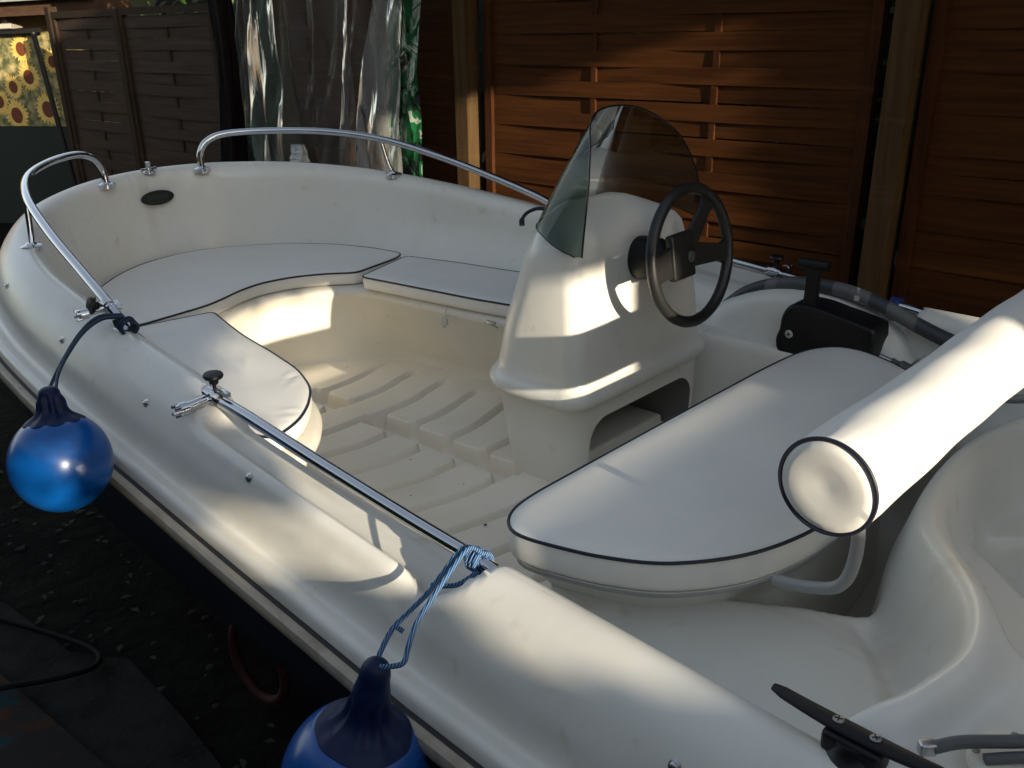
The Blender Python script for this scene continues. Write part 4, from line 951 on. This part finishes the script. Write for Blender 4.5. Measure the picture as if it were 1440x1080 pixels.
# ================================================================== GROUND
def ground_mat():
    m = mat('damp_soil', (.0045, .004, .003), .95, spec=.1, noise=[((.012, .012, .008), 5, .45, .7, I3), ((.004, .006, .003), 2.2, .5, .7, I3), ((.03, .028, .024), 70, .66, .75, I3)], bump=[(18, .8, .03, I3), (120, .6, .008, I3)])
    return m
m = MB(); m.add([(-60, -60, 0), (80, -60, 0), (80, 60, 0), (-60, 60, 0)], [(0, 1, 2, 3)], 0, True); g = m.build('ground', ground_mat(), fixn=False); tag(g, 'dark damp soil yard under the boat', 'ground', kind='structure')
m = MB(); m.prism([(1.75, .86), (2.1, .82), (2.45, .80), (2.62, .90), (3.05, .93), (3.15, 1.2), (3.0, 1.45), (1.7, 1.5), (1.6, 1.1)], .004, .022)
o = m.build('paving', mat('old_concrete', (.026, .024, .021), .95, spec=.1, noise=[((.014, .013, .012), 8, .45, .65, I3), ((.05, .046, .042), 90, .6, .7, I3)], bump=[(60, .6, .008, I3)]), loc=(2.3, 1.2, 0)); tag(o, 'worn grey concrete patch set in the dark soil', 'paving', kind='structure')
m = MB(); m.box((2.35, 1.32, .045), (1.9, .50, .028), rot=Matrix.Rotation(math.radians(4), 3, 'Z'), bev=.004)
o = m.build('painted_board', mat('paint_board', (.018, .016, .014), .85, spec=.2, noise=[((.05, .02, .008), 9, .52, .62, I3), ((.005, .035, .045), 7, .58, .64, I3), ((.03, .03, .028), 40, .6, .7, I3)]), loc=(2.3, 1.28, .03)); tag(o, 'paint-splashed board lying on the ground at the lower left', 'board')
MB_ = MB().tube(cr([(3.15, 1.05, .03), (2.95, .985, .035), (2.70, .90, .04), (2.52, .862, .05), (2.44, .90, .06), (2.45, 1.0, .075), (2.52, 1.12, .08), (2.62, 1.28, .08), (2.9, 1.5, .05)], 8), .008, 10)
o = MB_.build('cable', mat('black_cable', (.003, .003, .003), .8, spec=.2), loc=(2.5, 1.0, .02)); tag(o, 'black cable looped over the ground at the lower left', 'cable')
m = MB(); m.tube([V((1.955 + .10 * math.cos(a), .655 + .04 * math.cos(a) * .3, .18 + .12 * math.sin(a))) for a in [2 * math.pi * k / 32 for k in range(32)]], .014, 10, closed=True)
o = m.build('red_hoop', mat('dull_red', (.045, .006, .004), .7), loc=(1.95, .65, .06)); tag(o, 'dull red hoop in the dark under the boat beside the near fender', 'hoop')
# stones and dead leaves scattered
m = MB(); rg = random.Random(12)
for k in range(260):
    x = rg.uniform(1.6, 4.5); y = rg.uniform(.5, 1.9); r = rg.uniform(.004, .014)
    m.lathe((x, y, .0), (rg.uniform(-.2, .2), rg.uniform(-.2, .2), 1), [(r, 0), (r * .9, r * .4), (r * .4, r * .7)], 6)
o = m.build('gravel', mat('pebble', (.018, .017, .015), .95)); tag(o, 'scattered pebbles on the dark soil', 'gravel', kind='stuff')

gr = MB(); rg = random.Random(77)
for k in range(1500):
    cx, cy = rg.choice([(4.1, .95), (3.6, 1.15), (4.9, .8), (3.2, 1.55), (5.6, .6)]); x = cx + rg.gauss(0, .22); y = cy + rg.gauss(0, .14); h = rg.uniform(.02, .07); a = rg.uniform(0, 6.28); t_ = rg.uniform(.2, .9) * h
    gr.add([(x - .002 * math.sin(a), y + .002 * math.cos(a), 0), (x + .002 * math.sin(a), y - .002 * math.cos(a), 0), (x + t_ * math.cos(a), y + t_ * math.sin(a), h)], [(0, 1, 2)], 0, True)
o = gr.build('grass', mat('dark_grass', (.018, .035, .010), .6), fixn=False); tag(o, 'sparse dark grass tufts growing beside the boat', 'grass', kind='stuff')
lv = MB()
for k in range(320):
    x = rg.uniform(1.6, 5.5); y = rg.uniform(.45, 1.6); r = rg.uniform(.008, .024); a = rg.uniform(0, 6.28); z = .004 + .01 * rg.random()
    lv.add([(x + r * math.cos(a), y + r * math.sin(a), z), (x - r * .5 * math.sin(a), y + r * .5 * math.cos(a), z + .006), (x - r * math.cos(a), y - r * math.sin(a), z + .002), (x + r * .5 * math.sin(a), y - r * .5 * math.cos(a), z + .005)], [(0, 1, 2, 3)], 0, True)
o = lv.build('fallen_leaves', mat('fallen_leaf', (.022, .014, .007), .8, noise=[((.02, .03, .01), 3, .45, .6, I3)]), fixn=False); tag(o, 'fallen leaves scattered over the dark soil', 'leaves', kind='stuff')

# ================================================================== ADDED SURROUNDINGS OUT OF VIEW (shaped to block and dapple the light)
SL = (1, -.195, -.225)     # direction the sunlight travels
def sw_(y0, z0, x): return V((x, y0 - .195 * x, z0 - .21 * x))   # point at depth x on the ray through (0,y0,z0)
HX = -4.0
rg = random.Random(9)
# in sun space: (Y0, Z0) -> at x = HX: y = Y0 + .78, z = Z0 + .90
def L0(Y0, Z0): return Y0 + .78, Z0 + .90
SHW = wood('sun_mask_boards', (.05, .032, .02), (.035, .022, .014), (30, 30, 2))
sun_mask = thing('sun_mask_wall', 'brown timber screen added out of view behind the stern, gaps cut to shape the sunlight', 'sun_mask', (HX - 1, -.5, 0))  # unseen wall added as a sun mask, its gaps form the lit patches
def yz(m, y0, y1, z0, z1, x=HX, t=.06): m.box((x - t / 2, (y0 + y1) / 2, (z0 + z1) / 2), (t, y1 - y0, z1 - z0))
m = MB()
ya, zh = L0(.075, 1.167); yb, zb = L0(-.62, 2.10); yc = L0(-1.22, 0)[0]; zl = L0(0, 1.475)[1]
yz(m, yb, ya, 0, 4.15)                     # blocks the sun between the two light gaps
yz(m, -3.6, yc, 0, 4.15)                   # blocks the sun beyond the second light gap
yz(m, yc + .002, yb - .002, zb, 4.15)      # above the gap that lights the fence
yz(m, ya + .002, 2.55, zl, 4.15)           # above the long low gap that lights the boat
yz(m, ya + .002, 1.64, 0, zh)              # stepped lower edge of the boat's light gap
yz(m, 1.642, 1.82, 0, zh - .098)
yz(m, 1.822, 2.55, 0, zh - .030)
m.build('wall', SHW, sun_mask)
m = MB(); m.box((HX - .25, -.35, 4.20), (.9, 6.9, .08)); m.build('roof', SHW, sun_mask)  # lid of the added sun mask
shade_hedge = thing('shade_hedge', 'tall dark wall of foliage added out of view to port, darkening the yard', 'shade_hedge', (2, 5.0, 0))  # unseen greenery added to cut sky light on fence and ground
HC = mat('shade_hedge_core', (.012, .022, .008), .9)
m = MB(); m.box((2, 5.3, 1.7), (16, .6, 3.4)); m.box((HX - .3, 4.1, 1.7), (.4, 2.6, 3.4)); m.build('shade_hedge_core', HC, shade_hedge)
pts = [(rg.uniform(-5.5, 9.5), 4.95 + rg.gauss(0, .07), rg.uniform(.05, 3.5)) for _ in range(5000)]
leaves('foliage', LEAF, shade_hedge, pts, .07, 3)
back = thing('shade_hedge', 'dark foliage backdrop added behind the woven timber fence to block sky in its gaps', 'shade_hedge', (3, -3.0, 0))  # backdrop added so no bright sky shows between the slats
m = MB(); m.box((2.6, -3.0, 1.35), (13, .5, 2.7)); m.build('shade_hedge_core', HC, back)
leaves('foliage', LEAF, back, [(rg.uniform(-3.8, 9), -2.72 + rg.gauss(0, .06), rg.uniform(.3, 2.8)) for _ in range(3500)], .06, 13)
tree = thing('shade_tree', 'leafy tree added behind the camera, its leaves placed to dapple the sunlight', 'tree', (HX + .3, 3.2, 0))  # unseen tree added, clumps set along the sun rays to dapple the boat
MB().tube(cr([(HX + .2, 3.3, 0), (HX + .25, 3.2, 1.4), (HX + .2, 3.1, 2.6), (HX, 2.9, 3.8)], 6), [.14 - .004 * k for k in range(19)], 12).build('trunk', TRUNK, tree)
pts = []
# leaf clumps placed to break up the sun patches: (Y0, Z0, sigma y, sigma z, leaves)
CL = [(.55, 1.50, .35, .018, 260), (1.22, 1.43, .038, .038, 330), (1.165, 1.31, .040, .034, 300), (1.05, 1.50, .10, .03, 160), (.98, 1.46, .05, .02, 60), (1.31, 1.38, .04, .09, 380), (1.30, 1.08, .035, .08, 250), (1.24, 1.30, .03, .03, 80), (1.02, 1.43, .04, .03, 90),
      (1.45, 1.49, .10, .04, 420), (1.80, 1.25, .08, .2, 900), (1.6, 1.6, .25, .12, 1600), (1.5, .95, .25, .06, 700), (2.1, 1.4, .25, .5, 2500), (1.6, 2.3, .5, .35, 3000), (-1.27, 1.7, .035, .35, 420), (-1.05, 2.10, .2, .02, 90)]
for Y0, Z0, sy, sz, n_ in CL:
    for _ in range(n_):
        x = HX + .35 + rg.gauss(0, .10); a_ = rg.gauss(Y0, sy); b2 = rg.gauss(Z0, sz); pts.append((x, a_ - .195 * x, b2 - .225 * x))
leaves('crown', LEAF, tree, pts, .030, 6)

# ================================================================== LIGHT
w = bpy.data.worlds.new('World'); S.world = w; w.use_nodes = True; N = w.node_tree.nodes; L = w.node_tree.links
sky = N.new('ShaderNodeTexSky'); sky.sky_type = 'NISHITA'; sky.sun_disc = False
sd = V((-1, .195, .225)).normalized(); el = math.asin(sd.z)
sky.sun_elevation = el; sky.sun_rotation = math.atan2(sd.x, sd.y)
hs = N.new('ShaderNodeHueSaturation'); hs.inputs['Saturation'].default_value = .55; L.new(sky.outputs[0], hs.inputs['Color'])
L.new(hs.outputs[0], N['Background'].inputs[0]); N['Background'].inputs[1].default_value = .092
sun = bpy.data.lights.new('sun', 'SUN'); sun.energy = 2.9; sun.angle = math.radians(.5); sun.color = (1, .88, .70)
so = bpy.data.objects.new('sun', sun); COL.objects.link(so); so.rotation_euler = sd.to_track_quat('Z', 'Y').to_euler(); so.location = (-5, 1, 4)
S.view_settings.view_transform = 'Standard'; S.view_settings.look = 'None'; S.view_settings.gamma = 1; S.view_settings.exposure = 1.45
S.cycles.max_bounces = 8; S.cycles.transparent_max_bounces = 16
